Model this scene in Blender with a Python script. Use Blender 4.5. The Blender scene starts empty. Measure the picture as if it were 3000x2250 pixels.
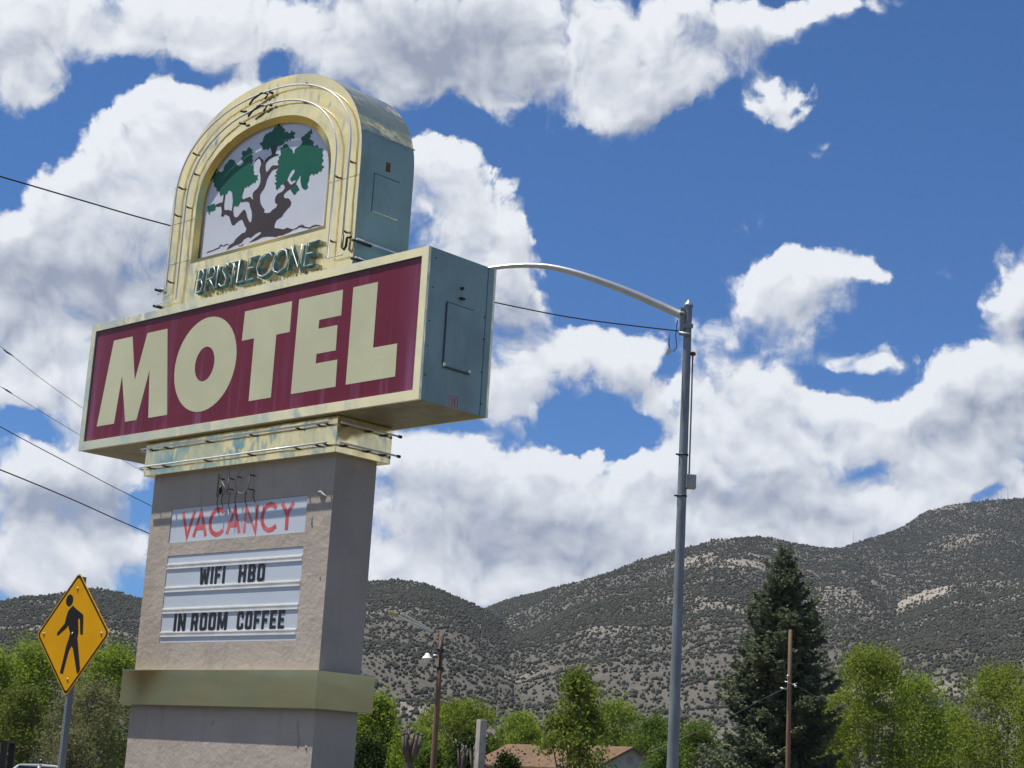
import bpy, math, random
import numpy as np
from mathutils import Vector, Matrix
from mathutils.geometry import tessellate_polygon

# ------------------------------------------------------------------ camera, sky, sun, exposure
sc = bpy.context.scene
COL = sc.collection
CAM_Z = 1.6
FPX = 4997.3                      # focal length in pixels of a 3000 px wide picture
PITCH, ROLL = 0.2265, 0.0580
cp, sp = math.cos(PITCH), math.sin(PITCH)
FW = Vector((0, cp, sp))
R0, U0 = Vector((1, 0, 0)), Vector((0, -sp, cp))
RT = math.cos(ROLL) * R0 + math.sin(ROLL) * U0
UP = -math.sin(ROLL) * R0 + math.cos(ROLL) * U0
cam = bpy.data.cameras.new('camera')
cam.sensor_width = 36
cam.lens = FPX * 36 / 3000
cam.clip_start, cam.clip_end = 0.1, 20000
co = bpy.data.objects.new('camera', cam)
COL.objects.link(co)
co.matrix_world = Matrix.Translation((0, 0, CAM_Z)) @ Matrix((RT, UP, -FW)).transposed().to_4x4()
sc.camera = co
sc.view_settings.view_transform = 'Standard'
sc.view_settings.look = 'None'
sc.view_settings.exposure = 0.5
sc.view_settings.gamma = 1
sc.view_settings.use_curve_mapping = False
sc.cycles.max_bounces = 6
sc.cycles.transparent_max_bounces = 6
sc.cycles.use_denoising = True

SUN_ALT = math.radians(69.5)
SUN_DIR = Vector((-0.991 * math.cos(SUN_ALT), 0.025 * math.cos(SUN_ALT), math.sin(SUN_ALT))).normalized()  # towards the sun
sun = bpy.data.lights.new('sun', 'SUN')
sun.energy = 4.6
sun.angle = math.radians(0.53)
sun.color = (1.0, 0.95, 0.87)
so = bpy.data.objects.new('sun', sun)
COL.objects.link(so)
so.rotation_euler = (-SUN_DIR).to_track_quat('-Z', 'Y').to_euler()


def ray(x, y):
    """direction through pixel (x, y) of the 3000 x 2250 photograph"""
    return ((x - 1500) / FPX) * RT + ((1125 - y) / FPX) * UP + FW


def at(x, y, dist):
    """world point on that ray at a horizontal distance"""
    d = ray(x, y)
    return Vector((0, 0, CAM_Z)) + d * (dist / math.hypot(d.x, d.y))


def azel(x, y):
    d = ray(x, y)
    return math.degrees(math.atan2(d.x, d.y)), math.degrees(math.atan2(d.z, math.hypot(d.x, d.y)))


class NG:
    def __init__(self, nt):
        self.nt = nt

    def node(self, t, ins=(), **pr):
        n = self.nt.nodes.new(t)
        for k, v in pr.items():
            setattr(n, k, v)
        items = ins.items() if isinstance(ins, dict) else enumerate(ins)
        for k, v in items:
            if v is None:
                continue
            if hasattr(v, 'is_output'):
                self.nt.links.new(v, n.inputs[k])
            else:
                n.inputs[k].default_value = v
        return n

    def m(self, op, *a, clamp=False):
        return self.node('ShaderNodeMath', a, operation=op, use_clamp=clamp).outputs[0]

    def v(self, op, *a):
        n = self.node('ShaderNodeVectorMath', a, operation=op)
        return n.outputs['Value'] if op in ('LENGTH', 'DOT_PRODUCT', 'DISTANCE') else n.outputs[0]

    def noise(self, vec, scale, detail=3, rough=.5, dim='3D', out=0):
        n = self.node('ShaderNodeTexNoise', noise_dimensions=dim)
        n.inputs['Scale'].default_value = scale
        n.inputs['Detail'].default_value = detail
        n.inputs['Roughness'].default_value = rough
        if vec is not None:
            self.nt.links.new(vec, n.inputs['Vector'])
        return n.outputs[out]

    def ss(self, x, a, b, lo=0., hi=1.):
        n = self.node('ShaderNodeMapRange', (x, a, b, lo, hi), interpolation_type='SMOOTHSTEP')
        return n.outputs[0]

    def mix(self, f, a, b, blend='MIX'):
        n = self.node('ShaderNodeMix', data_type='RGBA', blend_type=blend)
        for s, v in ((0, f), (6, a), (7, b)):
            if hasattr(v, 'is_output'):
                self.nt.links.new(v, n.inputs[s])
            else:
                n.inputs[s].default_value = v if s == 0 else (tuple(v) + (1,))[:4]
        return n.outputs[2]


# ---- sky: Nishita blue with cumulus placed by direction (azimuth, elevation)
S = 3000 / 2212
# cloud masses (x, y, rx, ry, weight) in pixels of a 2212 px wide view; negative = blue gaps
CLOUDS = [
 (30,60,150,130,1),(60,180,90,50,.9),(200,50,140,75,.95),(330,40,150,85,.95),(480,60,150,85,.95),(640,90,140,80,.95),(760,80,150,110,1),(900,90,160,110,1),(720,160,80,55,.8),(850,175,90,45,.9),(980,180,90,50,.9),
 (1050,90,160,120,1),(1190,80,140,120,1),(1280,170,100,80,.95),(1400,120,130,110,1),(1390,225,80,60,.95),(1330,240,60,40,.8),(1480,190,70,65,.9),(1500,70,120,100,.95),(1600,60,110,70,.8),(1690,40,90,50,.75),(1800,12,120,32,.75),(1090,205,70,45,.85),
 (1675,225,58,38,.82),(1650,178,28,34,.75),(1715,252,36,30,.7),(1540,300,30,25,.35),
 (430,225,110,65,1),(540,200,80,45,1),(340,300,120,80,1),(250,370,110,80,1),(170,440,90,80,1),(100,510,100,80,1),(40,560,90,90,1),(330,430,190,130,1),(560,320,180,140,1),(200,300,40,40,.5),
 (930,360,75,75,1),(975,450,100,90,1),(1040,540,95,100,1),(1110,520,60,50,.95),(1105,610,68,90,1),(1060,395,42,30,.6),(1130,480,40,35,.75),(1085,440,28,36,.5),(1140,680,35,40,.7),
 (200,620,250,110,1),(90,690,190,110,1),(280,760,200,110,1),(70,820,150,70,.97),(200,890,130,80,1),(90,1000,140,60,.97),(250,990,90,55,.95),(120,1090,190,75,1),(220,1180,150,90,1),(70,1220,170,90,1),(60,930,25,20,.5),
 (1690,615,108,52,1),(1710,645,85,40,.95),(1640,640,60,30,.7),(1630,602,60,34,.7),(1720,560,45,32,.85),(1775,566,62,34,.9),(1700,655,65,38,.8),(1875,590,42,30,.85),(1840,600,30,20,.6),
 (1560,705,80,28,.60),(1640,700,60,26,.55),(1735,728,80,26,.60),(1620,760,110,28,.50),(1500,760,50,40,.45),(1880,782,90,26,.56),(1760,790,60,20,.4),(2050,770,40,25,.4),
 (1150,765,110,46,1),(1260,760,110,52,1),(1360,790,90,52,1),(1100,840,80,60,.9),(1430,850,60,50,.7),(1150,880,60,60,.75),(1560,830,90,45,.85),(1660,820,80,40,.75),
 (2195,640,60,80,1),(2165,770,65,70,1),(2100,820,70,65,1),(2030,880,85,65,1),(1940,895,75,50,.9),(1790,870,70,40,.95),(1700,880,80,55,.95),(1600,900,110,65,1),(1480,950,85,60,.95),
 (2150,900,150,110,1),(1850,960,140,55,1),(1650,980,170,80,1),(1500,1030,140,75,1),(2000,1020,160,70,1),
 (880,990,130,75,1),(1010,1010,130,70,1),(1150,1030,130,60,1),(1330,1060,150,60,1),(1000,1130,210,90,1),(1250,1150,210,90,1),(1500,1120,190,75,1),(1750,1090,190,70,1),(900,1210,200,90,1),(1150,1250,260,70,1),(1400,1220,200,60,1),(2080,1040,140,70,1),(1950,1120,160,60,1),(1700,1150,200,50,1),(2180,1080,80,60,.9),
 (1262,916,84,38,-1.15),(1190,880,36,22,-.45),(1325,958,40,26,-.7),(1130,935,26,16,-.6),(1875,1018,40,16,-.9),(2112,1070,24,15,-.9),
 (50,330,85,55,-1.2),(30,420,50,30,-.6),(200,190,75,34,-1.0),(130,255,60,40,-.8),(300,160,70,26,-.8),(600,145,55,26,-.9),(440,158,80,18,-.8),(690,168,45,20,-.5),(20,912,52,26,-1.1),(305,1092,42,26,-.8),(1445,800,38,26,-.6),
 (1180,5,45,14,-.35),(1110,740,45,18,-.5),(960,262,110,30,-.8),(1080,320,60,50,-.6),(1530,285,80,40,-.5),(1090,190,40,16,-.3),(1340,170,40,18,-.35),(1830,835,60,25,-.5),
]
# darker undersides
GREYS = [(960,90,190,110,1.0),(1130,150,90,70,.6),(880,170,130,50,.6),(180,610,240,70,.95),(60,690,120,60,.5),(330,690,120,60,.5),(130,1080,190,45,1.0),(260,1130,110,40,.6),(40,150,110,50,.4),(300,70,60,30,.25),
 (1100,1165,230,55,.8),(1300,1190,150,45,.6),(1560,1075,160,30,.8),(1750,1040,110,25,.5),(2150,890,110,50,.85),(2000,960,110,28,.5),(1110,690,80,40,.8),(1450,230,120,50,.45),(1580,110,120,45,.5),(1390,270,60,25,.3),
 (990,1060,120,40,.4),(1760,1120,150,35,.55),(2100,1010,120,30,.4),(80,410,60,40,.3),(420,560,200,80,.4),(1150,840,100,16,.3),(1690,650,70,18,.35),(2190,700,40,40,.5),(1040,500,40,70,.25)]


def build_sky():
    w = bpy.data.worlds.new('World')
    sc.world = w
    w.use_nodes = True
    w.cycles.sampling_method = 'MANUAL'
    w.cycles.sample_map_resolution = 512
    nt = w.node_tree
    nt.nodes.clear()
    g = NG(nt)
    d = g.node('ShaderNodeTexCoord').outputs['Generated']
    sep = g.node('ShaderNodeSeparateXYZ', (d,))
    DEG = 57.29578
    az = g.m('MULTIPLY', g.m('ARCTAN2', sep.outputs[0], sep.outputs[1]), DEG)
    el = g.m('MULTIPLY', g.m('ARCSINE', sep.outputs[2]), DEG)
    p0 = g.node('ShaderNodeCombineXYZ', (az, el, 0.0)).outputs[0]
    sky = g.node('ShaderNodeTexSky', sky_type='NISHITA')
    sky.sun_disc = False
    sky.sun_elevation = SUN_ALT
    sky.sun_rotation = math.atan2(SUN_DIR.x, SUN_DIR.y)
    sky.altitude = 1950
    sky.air_density = 1.0
    sky.dust_density = 0.35
    sky.ozone_density = 3.0

    # where the clouds stand: a smooth cover map over azimuth x elevation, written as a short sum of
    # products of one-dimensional curves (its leading singular vectors)
    AZ0, AZ1, EL0, EL1, NA, NE = -21., 21., -3., 31., 170, 140
    ga, ge = np.meshgrid(np.linspace(AZ0, AZ1, NA), np.linspace(EL0, EL1, NE))

    def cover(lst, cap):
        clear, cut = np.ones_like(ga), np.zeros_like(ga)
        for x, y, rx, ry, wt in lst:
            a, e = azel(x * S, y * S)
            k = S * DEG / FPX
            b = 0.40 ** ((((ga - a) / (rx * k)) ** 2 + ((ge - e) / (ry * k)) ** 2) ** 1.25)
            if wt > 0:
                clear *= 1 - min(wt, 1) * .96 * b
            else:
                cut += wt * b
        acc = np.clip((1 - clear) * cap + cut, -0.6, cap)
        edge = np.clip((AZ1 - np.abs(ga)) / 2.5, 0, 1) * np.clip((EL1 - ge) / 3, 0, 1)
        return acc * edge

    def curves(field, rank):
        u_, s_, v_ = np.linalg.svd(field, full_matrices=False)
        pairs = []
        for k0 in range(0, rank, 3):
            both = []
            for tab in (v_[k0:k0 + 3].T * np.sqrt(s_[k0:k0 + 3]), u_[:, k0:k0 + 3] * np.sqrt(s_[k0:k0 + 3])):
                both.append((tab, float(np.abs(tab).max())))
            pairs.append(both)
        return pairs

    def curve_node(tab, mx, pos):
        n = nt.nodes.new('ShaderNodeVectorCurve')
        n.mapping.use_clip = False
        for c in range(3):
            cu = n.mapping.curves[c]
            m_ = len(tab)
            cu.points[0].location = (-1, tab[0, c] / mx)
            cu.points[1].location = (1, tab[-1, c] / mx)
            for i in range(2, m_ - 2, 2):
                cu.points.new(-1 + 2 * i / (m_ - 1), tab[i, c] / mx)
        n.mapping.update()
        nt.links.new(pos, n.inputs['Vector'])
        return n.outputs[0]

    def lookup(pairs, p):
        s_ = g.node('ShaderNodeSeparateXYZ', (p,))
        x = g.m('SUBTRACT', g.m('MULTIPLY', g.m('SUBTRACT', s_.outputs[0], AZ0), 2 / (AZ1 - AZ0)), 1.)
        y = g.m('SUBTRACT', g.m('MULTIPLY', g.m('SUBTRACT', s_.outputs[1], EL0), 2 / (EL1 - EL0)), 1.)
        cl = lambda t: g.m('MINIMUM', g.m('MAXIMUM', t, -1.), 1.)
        x, y = cl(x), cl(y)
        vx = g.node('ShaderNodeCombineXYZ', (x, x, x)).outputs[0]
        vy = g.node('ShaderNodeCombineXYZ', (y, y, y)).outputs[0]
        acc = 0.0
        for (ta, ma), (te, me) in pairs:
            dp = g.v('DOT_PRODUCT', curve_node(ta, ma, vx), curve_node(te, me, vy))
            acc = g.m('MULTIPLY_ADD', dp, ma * me, acc)
        return acc

    def cloud_warp(p, k):
        w1 = g.v('MULTIPLY', g.v('SUBTRACT', g.noise(p, .34, 2, .5, '2D', 1), (.5, .5, .5)), (2.6, 1.7, 0))
        q = g.v('ADD', p, w1)
        w2 = g.v('MULTIPLY', g.v('SUBTRACT', g.noise(p, 1.5, k, .6, '2D', 1), (.5, .5, .5)), (.85, .65, 0))
        return q, g.v('ADD', q, w2)

    def detail(q, k):
        vo = g.node('ShaderNodeTexVoronoi', {'Vector': q, 'Scale': .85, 'Detail': k[0], 'Roughness': .5, 'Lacunarity': 2.1},
                    voronoi_dimensions='2D', normalize=True).outputs['Distance']
        fb = g.noise(q, .55, k[1], .6, '2D')
        return g.m('ADD', g.m('MULTIPLY', g.m('SUBTRACT', .42, vo), .95), g.m('MULTIPLY', g.m('SUBTRACT', fb, .5), 1.0))

    pu = g.v('ADD', p0, (-.25, .75, 0))
    qa, q2a = cloud_warp(p0, 5)
    qb, q2b = cloud_warp(pu, 2)
    da, db = detail(qa, (3.0, 6)), detail(qb, (1.0, 2))
    gp = g.v('ADD', p0, g.v('MULTIPLY', g.v('SUBTRACT', g.noise(p0, .6, 4, .55, '2D', 1), (.5, .5, .5)), (2.6, 1.6, 0)))
    wob = g.m('MULTIPLY', g.m('SUBTRACT', g.noise(p0, .9, 3, .5, '2D'), .5), .30)
    veil = g.m('MULTIPLY_ADD', g.noise(p0, .30, 2, .5, '2D'), .85, .66)
    blue = g.mix(1.0, sky.outputs[0], (0.30, 0.555, 0.80), 'MULTIPLY')
    blue = g.mix(g.ss(el, 0., 26.), g.mix(1.0, blue, (.76, .82, .90), 'MULTIPLY'), blue)
    up = g.ss(el, -1., .5)

    def shade(dens0, dens1, grey):
        lit = g.m('MULTIPLY_ADD', g.m('SUBTRACT', dens0, dens1), .62, .74)
        if grey is not None:
            lit = g.m('SUBTRACT', lit, g.m('MULTIPLY', grey, .72))
        lit = g.m('MAXIMUM', g.m('MINIMUM', g.m('ADD', lit, wob), 1.0), 0.0)
        # sunlit heads have crisp edges, the rest thins out into veil
        edge = g.m('ADD', veil, g.m('MULTIPLY', g.ss(lit, .72, 1.0), -.26))
        alpha = g.m('MULTIPLY', g.ss(dens0, .37, edge), up)
        col = g.mix(alpha, blue, g.mix(lit, (2.25, 2.55, 3.30), (6.1, 6.3, 6.6)))
        return g.node('ShaderNodeBackground', (col, 0.1)).outputs[0]

    # broken cloud cover for every direction the picture does not show
    outside = g.m('MAXIMUM', g.ss(g.m('ABSOLUTE', az), 17.5, 22.), g.ss(el, 26.5, 31.))
    far = g.m('MULTIPLY', g.ss(g.noise(d, 3.1, 4, .55), .50, .64), g.ss(el, 45., 75., 1., .25))
    west_fill = g.m('MULTIPLY', g.ss(g.m('ABSOLUTE', g.m('ADD', az, 88.)), 16., 46., 1., 0.), g.ss(el, 26., 44., 1., 0.))  # cloud bank added out of view to brighten the brass reflections
    far = g.m('MULTIPLY', g.m('MINIMUM', g.m('MULTIPLY_ADD', west_fill, g.ss(g.noise(d, 5.5, 4, .55), .40, .54), far), 1.1), outside)
    cmap, gmap = curves(cover(CLOUDS, 1.15), 21), curves(cover(GREYS, 1.0), 9)
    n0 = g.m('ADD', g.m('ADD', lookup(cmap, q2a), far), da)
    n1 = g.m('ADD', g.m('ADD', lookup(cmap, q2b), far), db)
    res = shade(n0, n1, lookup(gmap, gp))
    out = g.node('ShaderNodeOutputWorld')
    nt.links.new(res, out.inputs[0])


build_sky()

# ------------------------------------------------------------------ helpers
rng = random.Random(7)


def tag(o, label=None, cat=None, group=None, kind=None):
    for k, v in (('label', label), ('category', cat), ('group', group), ('kind', kind)):
        if v:
            o[k] = v
    return o


def empty(name, loc, rz=0.0):
    o = bpy.data.objects.new(name, None)
    COL.objects.link(o)
    o.location = loc
    o.rotation_euler = (0, 0, rz)
    o.empty_display_size = .2
    return o


def mesh_np(name, verts, faces, mat, parent=None, smooth=False):
    """verts (n,3), faces (m,k) numpy arrays"""
    me = bpy.data.meshes.new(name)
    n, (m, k) = len(verts), faces.shape
    me.vertices.add(n)
    me.vertices.foreach_set('co', np.ascontiguousarray(verts, dtype=np.float32).ravel())
    me.loops.add(m * k)
    me.loops.foreach_set('vertex_index', np.ascontiguousarray(faces, dtype=np.int32).ravel())
    me.polygons.add(m)
    me.polygons.foreach_set('loop_start', np.arange(0, m * k, k, dtype=np.int32))
    me.polygons.foreach_set('loop_total', np.full(m, k, dtype=np.int32))
    if smooth:
        me.polygons.foreach_set('use_smooth', np.ones(m, dtype=bool))
    me.update(calc_edges=True)
    me.materials.append(mat)
    o = bpy.data.objects.new(name, me)
    COL.objects.link(o)
    if parent:
        o.parent = parent
    return o


class MB:
    """collects simple shapes and links them as one mesh object"""

    def __init__(self, off=(0, 0, 0)):
        self.v, self.f, self.s = [], [], []
        self.off = Vector(off)

    def add(self, vs, fs, smooth=False):
        b = len(self.v)
        self.v += [Vector(p) + self.off for p in vs]
        self.f += [tuple(b + i for i in f) for f in fs]
        self.s += [smooth] * len(fs)
        return self

    def box(self, x0, x1, y0, y1, z0, z1, skip=()):
        vs = [(x0, y0, z0), (x1, y0, z0), (x1, y1, z0), (x0, y1, z0), (x0, y0, z1), (x1, y0, z1), (x1, y1, z1), (x0, y1, z1)]
        fs = dict(b=(3, 2, 1, 0), t=(4, 5, 6, 7), f=(0, 1, 5, 4), r=(1, 2, 6, 5), k=(2, 3, 7, 6), l=(3, 0, 4, 7))
        return self.add(vs, [f for k, f in fs.items() if k not in skip])

    def prism(self, outline, y0, y1, holes=(), back=True):
        """outline in (x, z), from front y0 to back y1; holes are cut through"""
        loops = [list(outline)] + [list(h) for h in holes]
        flat = [p for l in loops for p in l]
        tris = tessellate_polygon([[Vector((p[0], p[1], 0)) for p in l] for l in loops])
        n = len(flat)
        vs = [(p[0], y0, p[1]) for p in flat] + [(p[0], y1, p[1]) for p in flat]
        fs = []
        for t in tris:
            a, b, c = (flat[i] for i in t)
            cr = (b[0] - a[0]) * (c[1] - a[1]) - (b[1] - a[1]) * (c[0] - a[0])
            t = tuple(t) if cr > 0 else tuple(reversed(t))
            fs.append(t)
            if back:
                fs.append(tuple(n + i for i in reversed(t)))
        s = 0
        for li, l in enumerate(loops):
            m = len(l)
            ar = sum(l[i][0] * l[(i + 1) % m][1] - l[(i + 1) % m][0] * l[i][1] for i in range(m))
            for i in range(m):
                a, b = s + i, s + (i + 1) % m
                q = (a, n + a, n + b, b)
                if (ar > 0) == (li > 0):
                    q = tuple(reversed(q))
                fs.append(q)
            s += m
        return self.add(vs, fs)

    def strip(self, la, lb, ya, yb, closed=True):
        """band between two outlines (x, z) lying at ya and yb"""
        n = len(la)
        vs = [(p[0], ya, p[1]) for p in la] + [(p[0], yb, p[1]) for p in lb]
        return self.add(vs, [(i, n + i, n + (i + 1) % n, (i + 1) % n) for i in range(n if closed else n - 1)], True)

    def tube(self, pts, r, seg=8, caps=True, smooth=True):
        pts = [Vector(p) for p in pts]
        rs = r if isinstance(r, (list, tuple)) else [r] * len(pts)
        vs, fs = [], []
        nrm = None
        for i, p in enumerate(pts):
            t = (pts[min(i + 1, len(pts) - 1)] - pts[max(i - 1, 0)]).normalized()
            if nrm is None:
                nrm = t.orthogonal().normalized()
            nrm = (nrm - t * nrm.dot(t)).normalized()
            bn = t.cross(nrm)
            for k in range(seg):
                a = 2 * math.pi * k / seg
                vs.append(p + (nrm * math.cos(a) + bn * math.sin(a)) * rs[i])
        for i in range(len(pts) - 1):
            for k in range(seg):
                k2 = (k + 1) % seg
                fs.append((i * seg + k, i * seg + k2, (i + 1) * seg + k2, (i + 1) * seg + k))
        self.add(vs, fs, smooth)
        if caps:
            self.add([], [])
            b = len(self.v) - len(vs)
            self.f.append(tuple(b + k for k in reversed(range(seg))))
            self.f.append(tuple(b + (len(pts) - 1) * seg + k for k in range(seg)))
            self.s += [False, False]
        return self

    def lathe(self, prof, seg=20, c=(0, 0)):
        vs = [(c[0] + r * math.cos(2 * math.pi * k / seg), c[1] + r * math.sin(2 * math.pi * k / seg), z) for r, z in prof for k in range(seg)]
        fs = [(i * seg + k, i * seg + (k + 1) % seg, (i + 1) * seg + (k + 1) % seg, (i + 1) * seg + k) for i in range(len(prof) - 1) for k in range(seg)]
        return self.add(vs, fs, True)

    def ball(self, c, r, seg=10, sq=(1, 1, 1)):
        vs, fs = [], []
        for i in range(seg // 2 + 1):
            th = math.pi * i / (seg // 2)
            for k in range(seg):
                ph = 2 * math.pi * k / seg
                vs.append((c[0] + r * sq[0] * math.sin(th) * math.cos(ph), c[1] + r * sq[1] * math.sin(th) * math.sin(ph), c[2] + r * sq[2] * math.cos(th)))
        for i in range(seg // 2):
            for k in range(seg):
                fs.append((i * seg + k, (i + 1) * seg + k, (i + 1) * seg + (k + 1) % seg, i * seg + (k + 1) % seg))
        return self.add(vs, fs, True)

    def split(self, name, mat, parent=None):
        """one object for every separate piece"""
        par = list(range(len(self.v)))

        def find(i):
            while par[i] != i:
                par[i] = par[par[i]]
                i = par[i]
            return i
        for f in self.f:
            for i in f[1:]:
                par[find(i)] = find(f[0])
        groups = {}
        for f, s in zip(self.f, self.s):
            groups.setdefault(find(f[0]), []).append((f, s))
        out = []
        for fs in groups.values():
            m = MB()
            idx = {}
            for f, s in fs:
                for i in f:
                    if i not in idx:
                        idx[i] = len(m.v)
                        m.v.append(self.v[i])
                m.f.append(tuple(idx[i] for i in f))
                m.s.append(s)
            out.append(m.build(name, mat, parent))
        return out

    def build(self, name, mat, parent=None, bevel=0):
        me = bpy.data.meshes.new(name)
        me.from_pydata([tuple(v) for v in self.v], [], self.f)
        me.polygons.foreach_set('use_smooth', self.s)
        me.update()
        me.materials.append(mat)
        o = bpy.data.objects.new(name, me)
        COL.objects.link(o)
        if parent:
            o.parent = parent
        if bevel:
            b = o.modifiers.new('bevel', 'BEVEL')
            b.width, b.segments, b.limit_method = bevel, 2, 'ANGLE'
        return o


# ------------------------------------------------------------------ materials
def mat(name, col, rough=.6, metal=0.0, var=.12, vscale=4.0, bump=0.0, bscale=30.0, stretch=(1, 1, 1), spec=.5, coat=0.0, col2=None, lo=.42, hi=.62, fn=None):
    m = bpy.data.materials.new(name)
    m.use_nodes = True
    nt = m.node_tree
    g = NG(nt)
    p = nt.nodes['Principled BSDF']
    tc = g.node('ShaderNodeTexCoord').outputs['Object']
    v = g.v('MULTIPLY', tc, stretch)
    n = g.noise(v, vscale, 5, .6)
    c2 = col2 or tuple(c * (1 - var * 2.2) for c in col)
    c = g.mix(g.ss(n, lo, hi), col, c2)
    n2 = g.noise(tc, vscale * 7, 3, .6)
    c = g.mix(g.m('MULTIPLY', g.ss(n2, .4, .75), var), c, tuple(x * .55 for x in col))
    p.inputs['Roughness'].default_value = rough
    p.inputs['Metallic'].default_value = metal
    p.inputs['Specular IOR Level'].default_value = spec
    p.inputs['Coat Weight'].default_value = coat
    p.inputs['Coat Roughness'].default_value = .12
    if bump:
        b = g.node('ShaderNodeBump', {'Strength': bump, 'Distance': .02, 'Height': g.noise(v, bscale, 5, .6)})
        nt.links.new(b.outputs[0], p.inputs['Normal'])
    if fn:
        c = fn(g, tc, c, p) or c
    nt.links.new(c, p.inputs['Base Color'])
    return m


def gold_fn(g, tc, c, p):
    """polished brass sheet: buckled, blotchy, a little dull, rust spots near the fixings"""
    h = g.m('ADD', g.noise(g.v('MULTIPLY', tc, (1, 1, .8)), 2.2, 3, .5), g.m('MULTIPLY', g.noise(tc, 6., 2, .5), .08))
    b = g.node('ShaderNodeBump', {'Strength': .45, 'Distance': .05, 'Height': h})
    p.id_data.links.new(b.outputs[0], p.inputs['Normal'])
    r = g.ss(g.noise(tc, 3.2, 4, .6), .3, .7, .08, .25)
    p.id_data.links.new(r, p.inputs['Roughness'])
    rust = g.ss(g.noise(tc, 9., 4, .6), .74, .80)
    return g.mix(g.m('MULTIPLY', rust, .6), c, (.30, .15, .05))


def gold_fn2(g, tc, c, p):
    """flat mirror-like brass, gently buckled"""
    h = g.noise(g.v('MULTIPLY', tc, (.6, .6, 1.6)), 1.6, 2, .4)
    b = g.node('ShaderNodeBump', {'Strength': .22, 'Distance': .06, 'Height': h})
    p.id_data.links.new(b.outputs[0], p.inputs['Normal'])
    rust = g.ss(g.noise(tc, 13., 4, .6), .77, .82)
    return g.mix(g.m('MULTIPLY', rust, .5), c, (.25, .14, .05))


def stucco_fn(g, tc, c, p):
    h = g.m('ADD', g.m('MULTIPLY', g.noise(tc, 22., 4, .65), .5), g.m('ADD', g.noise(tc, 7., 3, .6), g.m('MULTIPLY', g.noise(g.v('MULTIPLY', tc, (1, 1, .25)), 2.6, 3, .6), 1.2)))
    b = g.node('ShaderNodeBump', {'Strength': .38, 'Distance': .022, 'Height': h})
    p.id_data.links.new(b.outputs[0], p.inputs['Normal'])
    streak = g.ss(g.noise(g.v('MULTIPLY', tc, (7, 7, .5)), 1.2, 4, .6), .55, .75)
    return g.mix(g.m('MULTIPLY', streak, .25), c, (.25, .21, .17))


def panel_fn(g, tc, c, p):
    """sun-faded vertical streaks that grow towards the lower edge of the plastic face"""
    s = g.node('ShaderNodeSeparateXYZ', (tc,))
    n = g.noise(g.v('MULTIPLY', tc, (3.4, 0, .12)), 1.6, 4, .62)
    n2 = g.noise(g.v('MULTIPLY', tc, (1., 0, .5)), .9, 2, .5)
    low = g.ss(s.outputs[2], BASE + .75, BASE + .08, .35, 1.)
    f = g.m('MULTIPLY', g.m('MULTIPLY', g.ss(n, .50, .68), .85), low)
    side = g.m('MULTIPLY', g.ss(g.m('ABSOLUTE', s.outputs[0]), 1.9, 2.25), .35)
    return g.mix(g.m('ADD', g.m('ADD', f, side), g.m('MULTIPLY', n2, .18)), c, (.24, .075, .15))


def teal_fn(g, tc, c, p):
    n = g.noise(g.v('MULTIPLY', tc, (6, 6, .8)), 1.0, 4, .6)
    b = g.node('ShaderNodeBump', {'Strength': .22, 'Distance': .05, 'Height': g.noise(tc, 1.7, 3, .5)})
    p.id_data.links.new(b.outputs[0], p.inputs['Normal'])
    c = g.mix(g.m('MULTIPLY', g.ss(n, .5, .72), .45), c, (.22, .27, .23))
    spots = g.ss(g.noise(tc, 17., 3, .6), .72, .76)
    return g.mix(g.m('MULTIPLY', spots, .7), c, (.2, .12, .06))


def leaf_mat(name, c1, c2, trans=.35):
    m = bpy.data.materials.new(name)
    m.use_nodes = True
    nt = m.node_tree
    g = NG(nt)
    nt.nodes.remove(nt.nodes['Principled BSDF'])
    ri = g.node('ShaderNodeNewGeometry').outputs['Random Per Island']
    tc = g.node('ShaderNodeTexCoord').outputs['Object']
    f = g.m('ADD', g.m('MULTIPLY', ri, .6), g.m('MULTIPLY', g.ss(g.noise(tc, .55, 3, .6), .35, .65), .5), clamp=True)
    c = g.mix(f, c1, c2)
    a = g.node('ShaderNodeBsdfDiffuse', {'Color': c}).outputs[0]
    b = g.node('ShaderNodeBsdfTranslucent', {'Color': c}).outputs[0]
    s = g.node('ShaderNodeMixShader', (trans, a, b)).outputs[0]
    nt.links.new(s, nt.nodes['Material Output'].inputs[0])
    return m


M = {}
BASE = 2.745 + CAM_Z              # height of the letter box's lower edge
M['gold'] = mat('brass_sheet', (.98, .835, .44), .3, .90, .04, 2.5, col2=(.95, .83, .48), fn=gold_fn)
M['gold_bevel'] = mat('bevelled_brass', (.78, .56, .17), .2, .97, .05, 2.5, fn=gold_fn2)
M['gold_band'] = mat('darkened_brass_sheet', (.47, .445, .265), .24, .95, .04, 1.4, col2=(.43, .425, .27), fn=gold_fn2)  # base darkened to stand for the dark surroundings the band reflects
M['trim'] = mat('brass_trim', (.92, .83, .50), .34, .60, .04, 2.5, col2=(.87, .81, .53), fn=gold_fn)
M['soffit'] = mat('soffit_paint', (.36, .31, .20), .45, .25, .15, 3.0, spec=.4)
M['teal'] = mat('faded_teal_paint', (.30, .425, .40), .40, 0, .08, 2.2, spec=.5, fn=teal_fn)
M['teal_dark'] = mat('teal_paint_line', (.07, .11, .12), .5, 0, .1)
M['panel'] = mat('maroon_sign_plastic', (.155, .012, .028), .38, 0, .06, 1.5, spec=.22, coat=.0, fn=panel_fn)
M['letter'] = mat('cream_sign_plastic', (.60, .595, .38), .38, 0, .04, 1.2, spec=.3)
M['stucco'] = mat('painted_stucco', (.470, .410, .343), .9, 0, .05, 1.6, fn=stucco_fn, spec=.15)
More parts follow.
